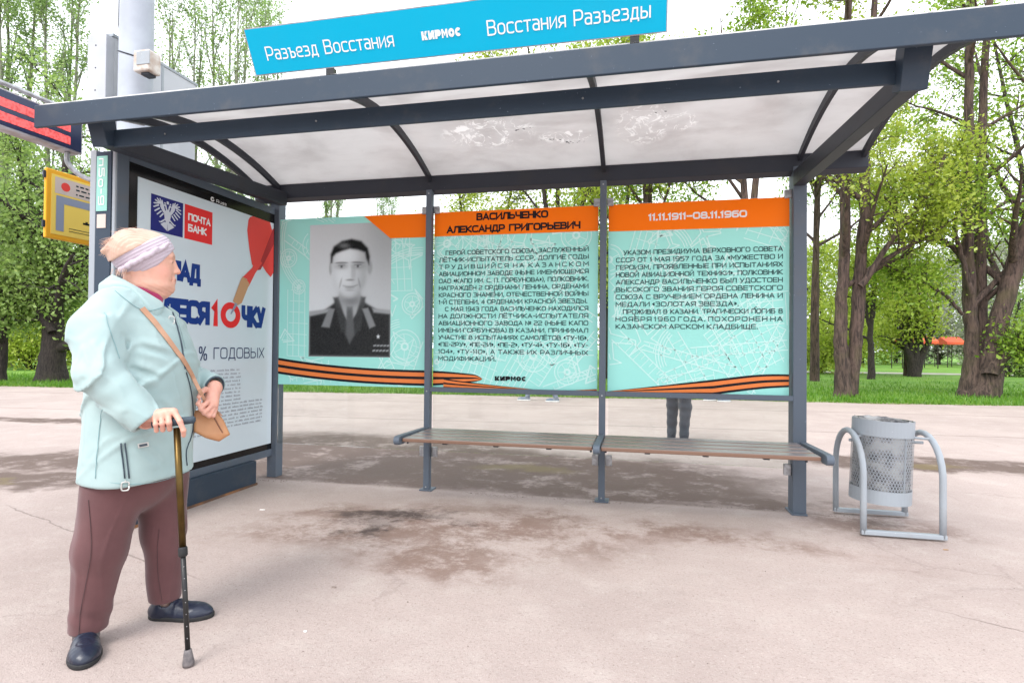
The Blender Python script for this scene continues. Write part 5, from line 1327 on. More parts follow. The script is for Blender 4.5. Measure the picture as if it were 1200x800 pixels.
M['shirt'] = fabric('pale_shirt', (.6, .55, .55), (.5, .45, .45), .9, .2, 300)

# ---------------------------------------------------------------- woman
WX, WY = -1.97, 1.98
WD = math.hypot(WX, WY); ed = np.array([WX/WD, WY/WD, 0]); er = np.array([ed[1], -ed[0], 0])
wrot = math.atan2(er[1], er[0])
wo = thing('person', 'elderly woman in pale mint jacket, plum trousers and lilac headband leaning on a walking cane', 'person', (WX, WY, 0), rot=wrot)
WO = np.array([WX, WY, 0])
def wl(x, y, d=0.):                    # sight line -> figure coordinates on the vertical plane at depth d
    r = ray(x, y); t = (WD+d)/(r @ ed); P = CPOS+r*t; return np.array([(P-WO) @ er, d, P[2]])
def loc(p): p = np.array(p)-WO; return np.array([p @ er, p @ ed, p[2]])
def hit(x, y, fn, d0=-.6, d1=.5, off=0.0):
    r = ray(x, y); ts = np.linspace((WD+d0)/(r @ ed), (WD+d1)/(r @ ed), 500); P = CPOS+r*ts[:, None]-WO; L = np.stack([P @ er, P @ ed, P[:, 2]], 1)
    f = fn(L[None])[0]; k = np.argmax(f < off) if (f < off).any() else np.argmin(f)
    return L[max(k-0, 0)]
BYAW = math.radians(-28)
fw = np.array([math.cos(BYAW), math.sin(BYAW), 0]); sd_ = np.array([-fw[1], fw[0], 0])     # body forward, body left
SH_R = np.array([-.135, -.135, 1.285]); EL_R = wl(117, 438, -.235); WR_R = wl(170, 492, -.285)
SH_L = np.array([.055, .150, 1.285]); EL_L = np.array([.115, .235, 1.02]); WR_L = wl(250, 452, .01)
def torso(P):
    z = P[..., 2]
    d = stackf(P, [(.56, -.032, 0, .228, .200), (.66, -.032, 0, .225, .194), (.78, -.027, 0, .222, .187), (.95, -.018, 0, .220, .190), (1.08, -.012, 0, .214, .190), (1.17, -.022, 0, .206, .172), (1.25, -.038, 0, .196, .148), (1.31, -.050, 0, .165, .120), (1.355, -.056, 0, .115, .095), (1.40, -.060, 0, .078, .075)], BYAW)
    return d
def topplane(P): return P[..., 2]-(1.386-.62*(P[..., 0]+.05))     # > 0 above the sloping collar line
def crease(P, a, b, w, dep):
    """sharp fold running from a to b"""
    a = np.array(a); b = np.array(b); ba = b-a; t = np.clip(((P-a) @ ba)/(ba @ ba), 0, 1)
    q = P-a-t[..., None]*ba; r = np.sqrt((q**2).sum(-1)); f = np.sin(np.pi*np.clip(t, .0, 1))**.6
    return dep*f*(np.exp(-(r/w)**2)-.6*np.exp(-((r-1.9*w)/(1.1*w))**2))
def jacket(P):
    d = torso(P)
    up = chain(P, [(SH_R+np.array([.02, .03, 0]), .085), (SH_R+np.array([-.024, -.02, -.09]), .088), (EL_R, .080)], .04)
    d = smin(d, up, .035)
    ax = (WR_R-EL_R)/np.linalg.norm(WR_R-EL_R); s = (P-EL_R) @ ax
    fo = cap(P, EL_R, WR_R, .081, .058)
    fo = fo+.0022*np.sin(s*70+3*wav(P, 12, 3))*np.clip(1-s/.2, 0, 1)
    d = smin(d, fo, .016)
    ax2 = (WR_L-EL_L)/np.linalg.norm(WR_L-EL_L)
    la = smin(cap(P, SH_L, EL_L, .082, .07), cap(P, EL_L, WR_L, .07, .054), .02)
    d = smin(d, la, .02)
    d = d+.0035*wav(P*np.array([1, 1, .5]), 17, 5, 2)+.0012*wav(P, 60, 6, 2)
    wr1 = wav(P*np.array([.9, .9, 1.5])+.02*wav(P, 20, 44)[..., None], 16, 41, 2); mk = np.exp(-((P-np.array([-.17, -.22, 1.02]))**2).sum(-1)/.17**2)+.75*np.exp(-((P[..., 2]-.98)/.17)**2)+.35
    d = d-.0075*mk*np.exp(-(wr1/.09)**2)+.0020*mk
    wr2 = wav(P*np.array([1.2, 1.2, .6]), 19, 47, 2); d = d-.0028*np.exp(-(wr2/.08)**2)
    for c in CREASES: d = d+1.35*crease(P, *c)
    # cuffs: cut square, then hollowed
    nearr = cap(P, WR_R-ax*.02, WR_R+ax*.10, .085); d = np.where(nearr < 0, smax(d, s-np.linalg.norm(WR_R-EL_R)-.012, .004), d)
    d = smax(d, -cap(P, WR_R-ax*.02, WR_R+ax*.12, .044), .004)
    s2 = (P-EL_L) @ ax2; nearl = cap(P, WR_L-ax2*.02, WR_L+ax2*.10, .075); d = np.where(nearl < 0, smax(d, s2-np.linalg.norm(WR_L-EL_L)-.010, .004), d)
    d = smax(d, -cap(P, WR_L-ax2*.02, WR_L+ax2*.12, .040), .004)
    hem = P[..., 2]-(.622+.008*np.sin(P[..., 0]*14))
    d = smax(d, -hem, .010)
    inner = stackf(P, [(.5, -.032, 0, .196, .168), (.655, -.032, 0, .190, .160)], BYAW)
    d = smax(d, -inner, .006)
    d = smax(d, topplane(P)+.012, .006)
    neck = cap(P, (-.050, 0, 1.31), (-.02, -.01, 1.55), .066, .080)
    return smax(d, -neck, .008)
def _w(x, y, d): return wl(x, y, d)
CREASES = [(_w(122, 366, -.215), _w(140, 425, -.215), .010, .011), (_w(137, 424, -.22), _w(97, 446, -.30), .008, .012), (_w(150, 398, -.20), _w(137, 424, -.22), .010, .010),
           (_w(140, 440, -.27), _w(165, 462, -.27), .009, .008), (_w(128, 470, -.25), _w(150, 486, -.33), .008, .008), (_w(160, 405, -.20), _w(205, 418, -.17), .012, .007),
           (_w(150, 430, -.2), _w(190, 445, -.2), .012, .007), (_w(185, 470, -.2), _w(222, 500, -.15), .012, .006), (_w(119, 478, -.22), _w(112, 555, -.22), .007, .006),
           (_w(160, 520, -.22), _w(190, 545, -.2), .012, .005), (_w(100, 400, -.27), _w(112, 425, -.31), .010, .007), (_w(84, 420, -.2), _w(100, 447, -.27), .010, .008)]
sculpt('jacket', jacket, (-.36, -.40, .59), (.34, .36, 1.43), .0065, M['jacket'], wo)
# stand-and-fall collar
def collar(P):
    x, y = P[..., 0]+.048, P[..., 1]; tp = -topplane(P)              # depth below the collar's top edge
    ang = np.arctan2(y*fw[0]-x*fw[1], x*fw[0]+y*fw[1]); rad = np.sqrt(x*x+y*y)
    cone = (rad-(.080+.62*np.clip(tp, 0, .2)))*.85
    body = smin(cone, jacket_core(P)-.0125, .005)
    lim = .112+.044*np.exp(-((np.abs(ang)-.62)/.40)**2)+.012*np.exp(-((np.abs(ang)-2.6)/.5)**2)
    d = smax(body, -tp, .008)
    d = smax(d, rad-lim, .004); d = smax(d, tp-.125, .005)
    d = smax(d, -(cap(P, (-.050, 0, 1.31), (-.02, -.01, 1.55), .067, .074)), .004)
    d = smax(d, -(jacket_core(P)+.004), .002)
    return smax(d, (.20-np.abs(ang))*.1, .003)
def jacket_core(P):
    up = chain(P, [(SH_R+np.array([.02, .03, 0]), .085), (SH_R+np.array([-.024, -.02, -.09]), .088)], .04)
    return smin(torso(P), up, .035)
sculpt('collar', collar, (-.24, -.20, 1.16), (.16, .20, 1.47), .0036, M['jacket'], wo)
sculpt('scarf', lambda P: smax(np.abs(cap(P, (-.045, 0, 1.29), (-.012, -.004, 1.40), .074, .070))-.006, np.abs(P[..., 2]-1.335-.35*(P[..., 0]+.04)*-1)-.052, .006)+.002*wav(P, 60, 2), (-.16, -.12, 1.22), (.10, .12, 1.45), .005, M['collar_in'], wo)
# head
HC = np.array([-.012, -.012, 1.491]); HY = math.radians(4)
hf = np.array([math.cos(HY), math.sin(HY), 0]); hs = np.array([-hf[1], hf[0], 0]); hu = np.array([0, 0, 1.])
HP = math.radians(2)
HA = np.array([hf*math.cos(HP)-hu*math.sin(HP), hs, hf*math.sin(HP)+hu*math.cos(HP)])
def toh(P): return (P-HC) @ HA.T
def cran(Q): return smin(ell(Q, (-.020, 0, .032), (.103, .080, .092)), ell(Q, (.028, 0, .030), (.060, .066, .080)), .03)
def head(P):
    Q = toh(P); A = np.stack([Q[..., 0], np.abs(Q[..., 1]), Q[..., 2]], -1)
    d = cran(Q)
    d = smin(d, ell(A, (.036, .0, -.040), (.062, .060, .075)), .03)
    d = smin(d, ell(A, (.030, .018, -.092), (.064, .050, .034)), .028)          # jowl
    d = smin(d, ell(A, (.040, .036, -.045), (.040, .030, .036)), .022)          # cheek
    d = smin(d, ell(A, (.086, 0, -.103), (.019, .022, .019)), .022)             # chin
    d = smin(d, ell(A, (.030, 0, -.128), (.052, .046, .028)), .026)             # double chin
    d = smin(d, cap(A, (.086, .012, .034), (.078, .045, .030), .011, .010), .014)   # brow
    d = smin(d, cap(A, (.090, 0, .020), (.106, 0, -.020), .0085, .0115), .012)  # nose
    d = smin(d, ell(A, (.1105, 0, -.027), (.0125, .0125, .0110)), .006)
    d = smin(d, ell(A, (.100, .012, -.031), (.0105, .0075, .0085)), .005)
    d = smax(d, -ell(A, (.107, .007, -.040), (.006, .0032, .005)), .003)
    d = smin(d, ell(A, (.084, .0, -.066), (.022, .028, .024)), .014)            # mouth mound
    d = smax(d, -ell(A, (.1035, .031, .010), (.017, .019, .0125)), .010)        # eye socket
    d = smin(d, ell(A, (.0785, .031, .008), (.0135, .0165, .0125)), .004)       # lids
    d = smax(d, -ell(A, (.0935, .031, .0065), (.004, .013, .0022)), .002)       # lid slit
    d = smin(d, ell(A, (.100, 0, -.0615), (.0085, .021, .0052)), .004)
    d = smin(d, ell(A, (.0985, 0, -.0735), (.0085, .019, .0058)), .004)
    d = smax(d, -cap(A, (.112, 0, -.0675), (.090, .026, -.0705), .0022), .0025) # lip line
    d = smax(d, -cap(A, (.100, .018, -.042), (.084, .034, -.070), .0028), .006) # cheek fold
    d = smax(d, -cap(A, (.088, .026, -.074), (.076, .030, -.098), .0026), .006)
    d = smin(d, cap(P, (-.052, 0, 1.30), (-.032, -.005, 1.43), .064, .058), .03)
    d = d+.0006*wav(P, 160, 4, 2)
    w = np.exp(-((A[..., 2]+.12)/.03)**2); d = d+.0006*np.sin(A[..., 2]*420+A[..., 0]*160)*w
    return d
def skintone(V):
    Q = toh(V); A = np.abs(Q[:, 1]); base = np.array([.71, .40, .30]); c = np.tile(base, (len(V), 1))
    def m(x, y, z, r): return np.exp(-(((Q[:, 0]-x)**2+(A-y)**2+(Q[:, 2]-z)**2)/r**2))[:, None]
    c = c*(1-m(.05, .05, -.04, .03)*.5)+np.array([.74, .28, .22])*m(.05, .05, -.04, .03)*.5
    k = m(.118, 0, -.035, .018)*.55; c = c*(1-k)+np.array([.72, .26, .20])*k
    k = (np.exp(-((Q[:, 2]+.0675)/.009)**2)*(Q[:, 0] > .088)*(A < .022))[:, None]*.75; c = c*(1-k)+np.array([.50, .15, .14])*k
    k = (np.exp(-((Q[:, 2]-.031)/.005)**2)*(Q[:, 0] > .06)*(A > .012)*(A < .05))[:, None]*.45; c = c*(1-k)+np.array([.30, .20, .15])*k
    k = (np.exp(-((Q[:, 2]-.0065)/.0035)**2)*(Q[:, 0] > .078)*(A > .018)*(A < .044))[:, None]*.85; c = c*(1-k)+np.array([.07, .05, .05])*k
    return c
sculpt('head', head, (-.17, -.14, 1.30), (.13, .12, 1.62), .0026, M['skin'], wo, color=skintone)
n1 = np.array([-.60, 0, .80]); n1 = n1/np.linalg.norm(n1)
def braid(Q):
    """row of twisted pleats along the middle of the headband on the near side"""
    d = None; dirv = np.array([.80, 0, .60])
    for i in range(8):
        s = -.086+.0235*i; c = np.array([-.018, 0, .032])+dirv*s-n1*.018
        yy = np.linspace(0, -.12, 200); dd = cran(np.stack([np.full(200, c[0]), yy, np.full(200, c[2])], 1)); c[1] = yy[np.argmax(dd > .009)] if (dd > .009).any() else -.09
        a = c+np.array([-.010, 0, -.013]); b = c+np.array([.010, -.002, .013]) if i % 2 else c+np.array([.013, -.002, .004])
        e = cap(Q, a, b, .0120, .0065); d = e if d is None else smin(d, e, .005)
    return d
def band_(P):
    Q = toh(P); s = Q @ n1
    d = cran(Q)-.0085+.0011*np.sin(s*520)
    lo_ = -.050+.46*np.clip(Q[..., 0], 0, .12); hi_ = .066
    d = smax(d, s-hi_, .006); d = smax(d, lo_-s, .006)
    d = smax(d, -(cran(Q)+.004), .003)
    return smin(d, braid(Q), .0025)
sculpt('headband', band_, (-.18, -.15, 1.36), (.13, .12, 1.64), .0028, M['band'], wo)
def hair(P):
    Q = toh(P); s = Q @ n1
    d = cran(Q)-.006-.010*np.clip((-Q[..., 0])/.1, 0, 1)-.0010*wav(Q, 150, 9, 2)-.0009*np.sin(Q[..., 1]*700+Q[..., 2]*120+2*wav(Q, 40, 2))
    d = smax(d, .058-s, .006)
    tuft = smin(cap(Q, (-.095, -.01, .055), (-.146, -.012, .022), .024, .010), cap(Q, (-.09, .02, .06), (-.130, .02, .035), .02, .008), .02)
    return smin(d, tuft-.002*np.sin(Q[..., 1]*500+Q[..., 2]*200), .015)
sculpt('hair', hair, (-.22, -.13, 1.48), (.10, .12, 1.66), .0032, M['hair'], wo)
def strands():
    r = np.random.default_rng(12); mb = MB(); W = HA.T
    for i in range(260):
        if i < 130: p = np.array([-.10-.03*r.random(), r.uniform(-.04, .04), .03+.05*r.random()]); dv = np.array([-1, r.normal(0, .3), -.45+r.normal(0, .35)])
        else:
            th = r.uniform(0, 6.28); q = r.uniform(0, .075); p = np.array([-.035+q*math.cos(th), q*math.sin(th)*.8, .118-.3*q]); p[2] = .125-3.2*((p[0]+.03)**2+p[1]**2)*1.4; dv = np.array([-1, r.normal(0, .4), .12+r.normal(0, .25)])
        dv = dv/np.linalg.norm(dv); L = r.uniform(.015, .042); pts = [HC+HA.T @ (p+dv*L*t+np.array([0, 0, -.006*t*t])) for t in (0, .5, 1)]
        mb.tube(pts, [.0009, .0007, .0003], 3, cap=False)
    for i in range(40):                    # wisps escaping at the nape
        p = np.array([-.085+r.normal(0, .01), -.045+r.normal(0, .015), -.045]); pts = [HC+HA.T @ (p+np.array([-.006*t, -.004*t, -.028*t])*r.uniform(.6, 1.2)) for t in (0, .5, 1)]
        mb.tube(pts, [.0008, .0006, .0003], 3, cap=False)
    mb.build('loose_hair', M['hair'], wo, local=True, kind='stuff')
strands()
# trousers
HIPR, HIPL = np.array([-.100, -.065, .64]), np.array([.040, .050, .64])
KNR, ANR = np.array([-.148, -.075, .36]), wl(101, 742, -.055); ANR[2] = .085
KNL, ANL = wl(192, 640, .045), wl(193, 712, .06); ANL[2] = .10
KNL[2] = .36
def trousers(P):
    a = smin(cap(P, HIPR, KNR, .114, .086), cap(P, KNR, ANR+np.array([0, .0, -.06]), .086, .060), .03)
    b = smin(cap(P, HIPL, KNL, .118, .080), cap(P, KNL, ANL+np.array([0, 0, -.06]), .080, .060), .03)
    a = a+.002*wav(P*np.array([1, 1, .5]), 50, 33)+.003*np.sin(P[..., 2]*70+P[..., 0]*40)*np.exp(-((P[..., 2]-.12)/.05)**2)
    b = b+.003*wav(P*np.array([1, 1, .4]), 40, 34)+.003*np.sin(P[..., 2]*32+P[..., 0]*30)*np.exp(-((P[..., 2]-.30)/.2)**2)
    # pressed crease down the front of each leg
    wt = wav(P*np.array([1.1, 1.1, .45])+.03*wav(P, 15, 52)[..., None], 20, 51, 2); a = a-.0030*np.exp(-(wt/.09)**2); b = b-.0030*np.exp(-(wt/.09)**2)
    a = smax(a, ANR[2]-.030-P[..., 2]+.0, .005); b = smax(b, ANL[2]-.028-P[..., 2], .005)
    s = ell(P, (-.034, -.006, .665), (.165, .165, .19))
    a = smax(a, -cap(P, ANR, ANR-np.array([0, 0, .2]), .052), .004); b = smax(b, -cap(P, ANL, ANL-np.array([0, 0, .2]), .054), .004)
    d = smin(a, b, .018); d = smin(d, s, .03)
    lim = stackf(P, [(-.2, -.032, 0, .9, .9), (.4, -.032, 0, .9, .9), (.56, -.032, 0, .30, .28), (.59, -.032, 0, .235, .205), (.625, -.032, 0, .200, .172), (.70, -.032, 0, .195, .165)], BYAW)
    d = smax(d, lim, .01)
    return smax(d, P[..., 2]-.68, .005)
sculpt('trousers', trousers, (-.34, -.25, .03), (.26, .26, .70), .006, M['trousers'], wo)
# ankles
for A_, nm in ((ANR, 'a'), (ANL, 'b')):
    sculpt('ankle', lambda P, A_=A_: cap(P, A_+np.array([0, 0, .08]), A_+np.array([0, .0, -.045]), .04, .036), A_-np.array([.06, .06, .1]), A_+np.array([.06, .06, .13]), .007, M['skin'], wo, color=lambda V: np.tile((.62, .42, .36), (len(V), 1)))
# shoes
def shoe(heel, toe, zt=.0):
    h2, t2 = np.array(heel), np.array(toe); f = (t2-h2); L = np.linalg.norm(f); f = f/L; s = np.array([-f[1], f[0], 0]); AX = np.array([f, s, [0, 0, 1.]])
    def up(P):
        Q = (P-h2) @ AX.T
        d = smin(ell(Q, (.075, 0, .030), (.082, .040, .050)), ell(Q, (L-.085, 0, .022), (.088, .051, .040)), .03)
        d = smin(d, cap(Q, (.045, 0, .03), (.060, 0, .078), .038, .040), .02)
        d = smax(d, .010-Q[..., 2], .004); d = smax(d, Q[..., 2]-.095, .004)
        d = smax(d, -cap(Q, (.066, 0, .07), (.066, 0, .2), .038), .004)
        tongue = np.abs(Q[..., 0]-.125)-.004
        d = d-.0022*np.exp(-((Q[..., 0]-.120)/.006)**2)+.002*np.exp(-((np.sqrt((Q[..., 0]-.175)**2+(Q[..., 1])**2)-.022)/.0035)**2)+.0010*wav(P, 150, 7)
        return d
    def so(P):
        Q = (P-h2) @ AX.T; z = Q[..., 2]; Q2 = Q.copy(); Q2[..., 2] = 0
        d = smin(ell(Q2, (.06, 0, 0), (.066, .040, .04)), ell(Q2, (L-.090, 0, 0), (.098, .054, .05)), .03)
        return smax(d, np.abs(z-.009)-.009, .003)
    lo = np.minimum(h2, t2)-np.array([.07, .07, 0]); hi = np.maximum(h2, t2)+np.array([.07, .07, 0])
    lo[2] = -.004; hi[2] = .11
    sculpt('shoe', up, lo, hi, .0042, M['shoe'], wo); hi[2] = .03
    o = sculpt('sole', so, lo, hi, .0042, M['sole'], wo)
toeR = loc(onG(97, 792)); toeL = loc(onG(248, 722)); heL = loc(onG(173, 719))
heR = np.array([ANR[0]-.002, ANR[1]+.055, 0]); dv = toeR-heR; toeR = heR+dv/np.linalg.norm(dv)*.262; heL = np.array([ANL[0]-.052, ANL[1]+.012, 0]); dv = toeL-heL; toeL = heL+dv/np.linalg.norm(dv)*.255
shoe(heR, toeR); shoe(heL, toeL)

# ---- cane (its own thing), gripped by the right hand
tip = loc(onG(221, 780)); gripc = wl(207, 497, -.335)
def toworld(p): return WO+er*p[0]+ed*p[1]+np.array([0, 0, p[2]])
tw = toworld(tip)
ca_ = thing('walking_cane', 'bronze and black adjustable walking cane held in the right hand of the elderly woman', 'walking cane', tuple(tw))
G = toworld(gripc); T_ = np.array([tw[0], tw[1], 0.0]); ax_ = (G-T_); CL = np.linalg.norm(ax_); ax_ /= CL
MB().tube([T_+ax_*.045, T_+ax_*.40], .0088, 14).build('lower_tube', surf('satin_black', (.006, .006, .007), (.012, .012, .012), 30, .45, 0), ca_, smooth=True)
MB().tube([T_+ax_*.40, T_+ax_*(CL-.012)], .0118, 16).build('upper_tube', surf('bronze_tube', (.11, .068, .018), (.07, .042, .012), 12, .32, .8), ca_, smooth=True)
MB().tube([T_+ax_*.385, T_+ax_*.39, T_+ax_*.415, T_+ax_*.42], [.012, .0155, .0155, .013], 16).build('collar_nut', M['sole'], ca_, smooth=True)
MB().tube([T_+ax_*.002, T_+ax_*.012, T_+ax_*.045, T_+ax_*.058], [.019, .020, .0145, .0125], 18).build('rubber_tip', surf('grey_rubber', (.10, .09, .095), (.17, .15, .15), 60, .7), ca_, smooth=True)
for k in range(7): MB().tube([T_+ax_*(.10+.042*k)-ed*.008, T_+ax_*(.10+.042*k)-ed*.0103], .0018, 8).build('adjusting_button', M['galv'], ca_)
hd = er*.93-ed*.25+np.array([0, 0, .10]); hd /= np.linalg.norm(hd)
GH = G+np.array([0, 0, .010])
MB().tube([GH-hd*.080, GH-hd*.05, GH, GH+hd*.035, GH+hd*.057, GH+hd*.062], [.013, .0155, .0155, .0140, .0135, .008], 16).build('handle', M['zip'], ca_, smooth=True)
gh = loc(GH); hdl = np.array([hd @ er, hd @ ed, hd[2]])
# ---- right hand closed over the cane handle
def hand_tone(V):
    n = np.sin(V @ np.array([90, 70, 50.]))[:, None]*.5+.5
    return np.array([.68, .36, .275])*(.93+.07*n)
cdir = np.array([0, -1., 0])             # camera side
def rhand(P):
    d = None
    up = np.array([0, 0, 1.])
    wr = WR_R
    kn = []
    for i, t in enumerate((-.066, -.045, -.023, -.001)):      # little finger ... index
        c = gh+hdl*t; R = .0155+.0085
        k = c+up*(.022+.003*i)+cdir*(.004)                     # knuckle above the handle
        k = k+np.array([-.006, 0, .004])
        p1 = c+cdir*(R+.004)+up*.002+np.array([-.003, 0, 0]); p2 = c+cdir*(R*.45)-up*(R*.95); p3 = c-cdir*(.006)-up*(R*1.0)
        r = (.0078, .0088, .0092, .0094)[i]
        if i == 3:                                             # index stretched down beside the shaft
            p1 = c+cdir*(R+.006)+up*.004+np.array([.010, 0, 0]); p2 = p1+np.array([.012, -.004, -.034]); p3 = p2+np.array([.001, .012, -.020])
        e = chain(P, [(k, r*1.12), (p1, r*1.04), (p2, r*.95), (p3, r*.82)], .004)
        d = e if d is None else smin(d, e, .0035)
        kn.append(k)
    m = (kn[0]+kn[3])/2
    palm = smin(cap(P, wr+np.array([.008, 0, 0]), kn[0]+np.array([-.004, .008, .002]), .026, .013), cap(P, wr+np.array([.012, 0, .006]), kn[3]+np.array([-.004, .008, .004]), .027, .0135), .02)
    palm = smin(palm, cap(P, wr, (kn[1]+kn[2])/2+np.array([0, .006, .004]), .027, .014), .02)
    d = smin(d, palm, .010)
    d = smin(d, cap(P, wr-(wr-EL_R)/np.linalg.norm(wr-EL_R)*.06, wr, .030, .027), .015)
    th = chain(P, [(wr+np.array([.020, .022, -.010]), .015), (gh+hdl*(-.005)+np.array([0, .030, .010]), .0105), (gh+hdl*.02+np.array([0, .020, -.012]), .009)], .008)
    d = smin(d, th, .006)
    for a, k in zip(range(4), kn): d = d-.0016*np.exp(-((P-k-cdir*.006) ** 2).sum(-1)/.008**2)
    return smax(d, -cap(P, gh-hdl*.1, gh+hdl*.07, .0150), .001)+.0004*wav(P, 260, 3)
sculpt('right_hand' if False else 'hand', rhand, (WR_R[0]-.06, -.42, .76), (gh[0]+.05, -.22, .94), .0020, M['skin'], wo, color=hand_tone)

# ---- handbag and strap, held by the left hand
bg_c = wl(249, 494, .005)
bgt = thing('handbag', 'small tan leather shoulder bag hanging at the far hip of the elderly woman', 'handbag', tuple(toworld(bg_c)))
WM[bgt.name] = WM[wo.name].copy(); bgt.location = WM[wo.name].to_translation(); bgt.rotation_euler = (0, 0, wrot)
outl = [wl(x, y, .0) for x, y in ((226, 482), (240, 478), (253, 480), (262, 492), (269, 508), (256, 516), (240, 512), (226, 505))]
def bagf(P):
    q = [(o[0], o[2]) for o in outl]; x, z = P[..., 0], P[..., 2]
    dist = np.full(x.shape, 9.); ins = np.zeros(x.shape, bool); n = len(q)
    for i in range(n):
        (ax, ay), (bx, by) = q[i], q[(i+1) % n]
        t = np.clip(((x-ax)*(bx-ax)+(z-ay)*(by-ay))/((bx-ax)**2+(by-ay)**2), 0, 1); dist = np.minimum(dist, np.hypot(x-ax-t*(bx-ax), z-ay-t*(by-ay)))
        ins ^= ((ay > z) != (by > z)) & (x < (bx-ax)*(z-ay)/(by-ay+1e-9)+ax)
    s = np.where(ins, -dist, dist); th = .018+.030*np.clip((outl[1][2]-z)/.11, 0, 1)
    return smax(s, np.abs(P[..., 1]-.005)-th, .016)+.0012*wav(P, 60, 3)
sculpt('body', bagf, (.13, -.07, .70), (.36, .08, .93), .004, M['bag'], bgt)
pts = [wl(x, y, -.047) for x, y in ((245, 479), (253, 493), (261, 506))]
MB().tube([hit(x, y, bagf)-np.array([0, .001, 0]) for x, y in ((247, 481), (252, 491), (257, 500), (261, 507))], .0030, 6).build('seam_piping', surf('dark_tan', (.25, .10, .05), (.2, .08, .04), 20, .5), bgt, local=True)
q = hit(245, 484, bagf); MB().tube([q+np.array([.008*math.cos(a), -.004, .008*math.sin(a)]) for a in np.linspace(0, 6.28, 14)], .0018, 6).build('ring', M['sole'], bgt, local=True, smooth=True)
q0 = wl(250, 476, -.01); q1 = wl(260, 487, -.02); MB().tube([q0, q1], .003, 6).build('strap_end', M['strap'], bgt, local=True)
def jk(P): return np.minimum(jacket(P), collar(P))
sp = [hit(x, y, jk)-np.array([0, .002, 0]) for x, y in ((166, 361), (175, 370), (185, 382), (194, 394), (203, 406), (211, 418), (219, 430), (226, 443))]
for _ in range(3): sp = [sp[0]]+[(sp[i-1]+2*sp[i]+sp[i+1])/4 for i in range(1, len(sp)-1)]+[sp[-1]]
sp = bez([p-np.array([0, .005, 0]) for p in sp]+[wl(233, 456, -.11), wl(239, 468, -.05), wl(245, 479, -.03)], 4)
def lift(pts, fn, m=.004):
    pts = np.array(pts)
    for _ in range(14):
        k = fn(pts[None])[0] < m; pts[k, 1] -= .0015; pts[k, 0] += .0006
    return list(pts)
def ribbonmesh(pts, w, th, nrm=lambda p: np.array([.35, -1, .15])):
    mb = MB(); vs = []; n = len(pts)
    for i, p in enumerate(pts):
        t = pts[min(i+1, n-1)]-pts[max(i-1, 0)]; t /= np.linalg.norm(t); nn = nrm(p); nn = nn-t*(nn @ t); nn /= np.linalg.norm(nn); s = np.cross(t, nn); ww = w(i/(n-1)) if callable(w) else w
        vs += [p-s*ww+nn*0, p+s*ww+nn*0, p+s*ww+nn*th, p-s*ww+nn*th]
    fs = [(4*i+a, 4*i+(a+1) % 4, 4*i+4+(a+1) % 4, 4*i+4+a) for i in range(n-1) for a in range(4)]+[(0, 3, 2, 1), (4*n-4, 4*n-3, 4*n-2, 4*n-1)]
    return mb.add(vs, fs)
for _ in range(2): sp = lift(sp, jk, .004); sp = [sp[0]]+[(sp[i-1]+2*sp[i]+sp[i+1])/4 for i in range(1, len(sp)-1)]+[sp[-1]]
ribbonmesh(sp, lambda t: .0105-.004*t, .0035).build('strap', M['strap'], bgt, local=True)
# ---- left hand holding the strap above the bag
hl = wl(243, 466, -.035)
def lhand(P):
    wr = WR_L+np.array([.002, -.012, -.008]); kc = wl(250, 474, -.045)
    d = smin(cap(P, wr, kc, .026, .021), cap(P, wr, wl(243, 472, -.04), .024, .020), .02)
    d = smin(d, cap(P, WR_L+(EL_L-WR_L)*.2, wr, .028, .026), .02)
    base = [(wl(253, 478, -.045), wl(250, 487, -.062), wl(243, 485, -.072), wl(240, 479, -.066)),
            (wl(250, 479, -.055), wl(245, 487, -.072), wl(239, 484, -.080), wl(238, 478, -.072)),
            (wl(247, 476, -.062), wl(240, 483, -.082), wl(235, 479, -.086), wl(236, 474, -.076)),
            (wl(243, 471, -.064), wl(236, 477, -.084), wl(232, 473, -.086), wl(234, 469, -.076))]
    for i, b in enumerate(base):
        r = (.0078, .0088, .0092, .0090)[i]
        d = smin(d, chain(P, [(b[0], r*1.15), (b[1], r*1.03), (b[2], r*.95), (b[3], r*.85)], .004), .004)
    th = chain(P, [(wl(241, 456, -.035), .0125), (wl(236, 459, -.072), .0105), (wl(233, 465, -.084), .0085)], .006)
    return smin(d, th, .005)+.0004*wav(P, 260, 5)
sculpt('hand', lhand, (.12, -.13, .82), (.31, .07, 1.02), .0022, M['skin'], wo, color=hand_tone)
q = wl(236, 462, -.094); MB().tube([q+np.array([.011*math.cos(a), 0, .011*math.sin(a)]) for a in np.linspace(0, 6.28, 12)], .0016, 5).build('ring', M['strap'], wo, local=True) if False else None
# dark cuff lining with the gather of the left sleeve
def ringat(c, ax, r, rt, nm, mat):
    ax = ax/np.linalg.norm(ax); u = np.cross(ax, [0, 0, 1.]); u /= np.linalg.norm(u); w = np.cross(ax, u)
    MB().tube([c+r*(u*math.cos(a)+w*math.sin(a)) for a in np.linspace(0, 2*math.pi, 26)], rt, 6).build(nm, mat, wo, local=True, smooth=True)
ringat(WR_L+(WR_L-EL_L)/np.linalg.norm(WR_L-EL_L)*.010, WR_L-EL_L, .0415, .0045, 'cuff_binding', M['zip'])
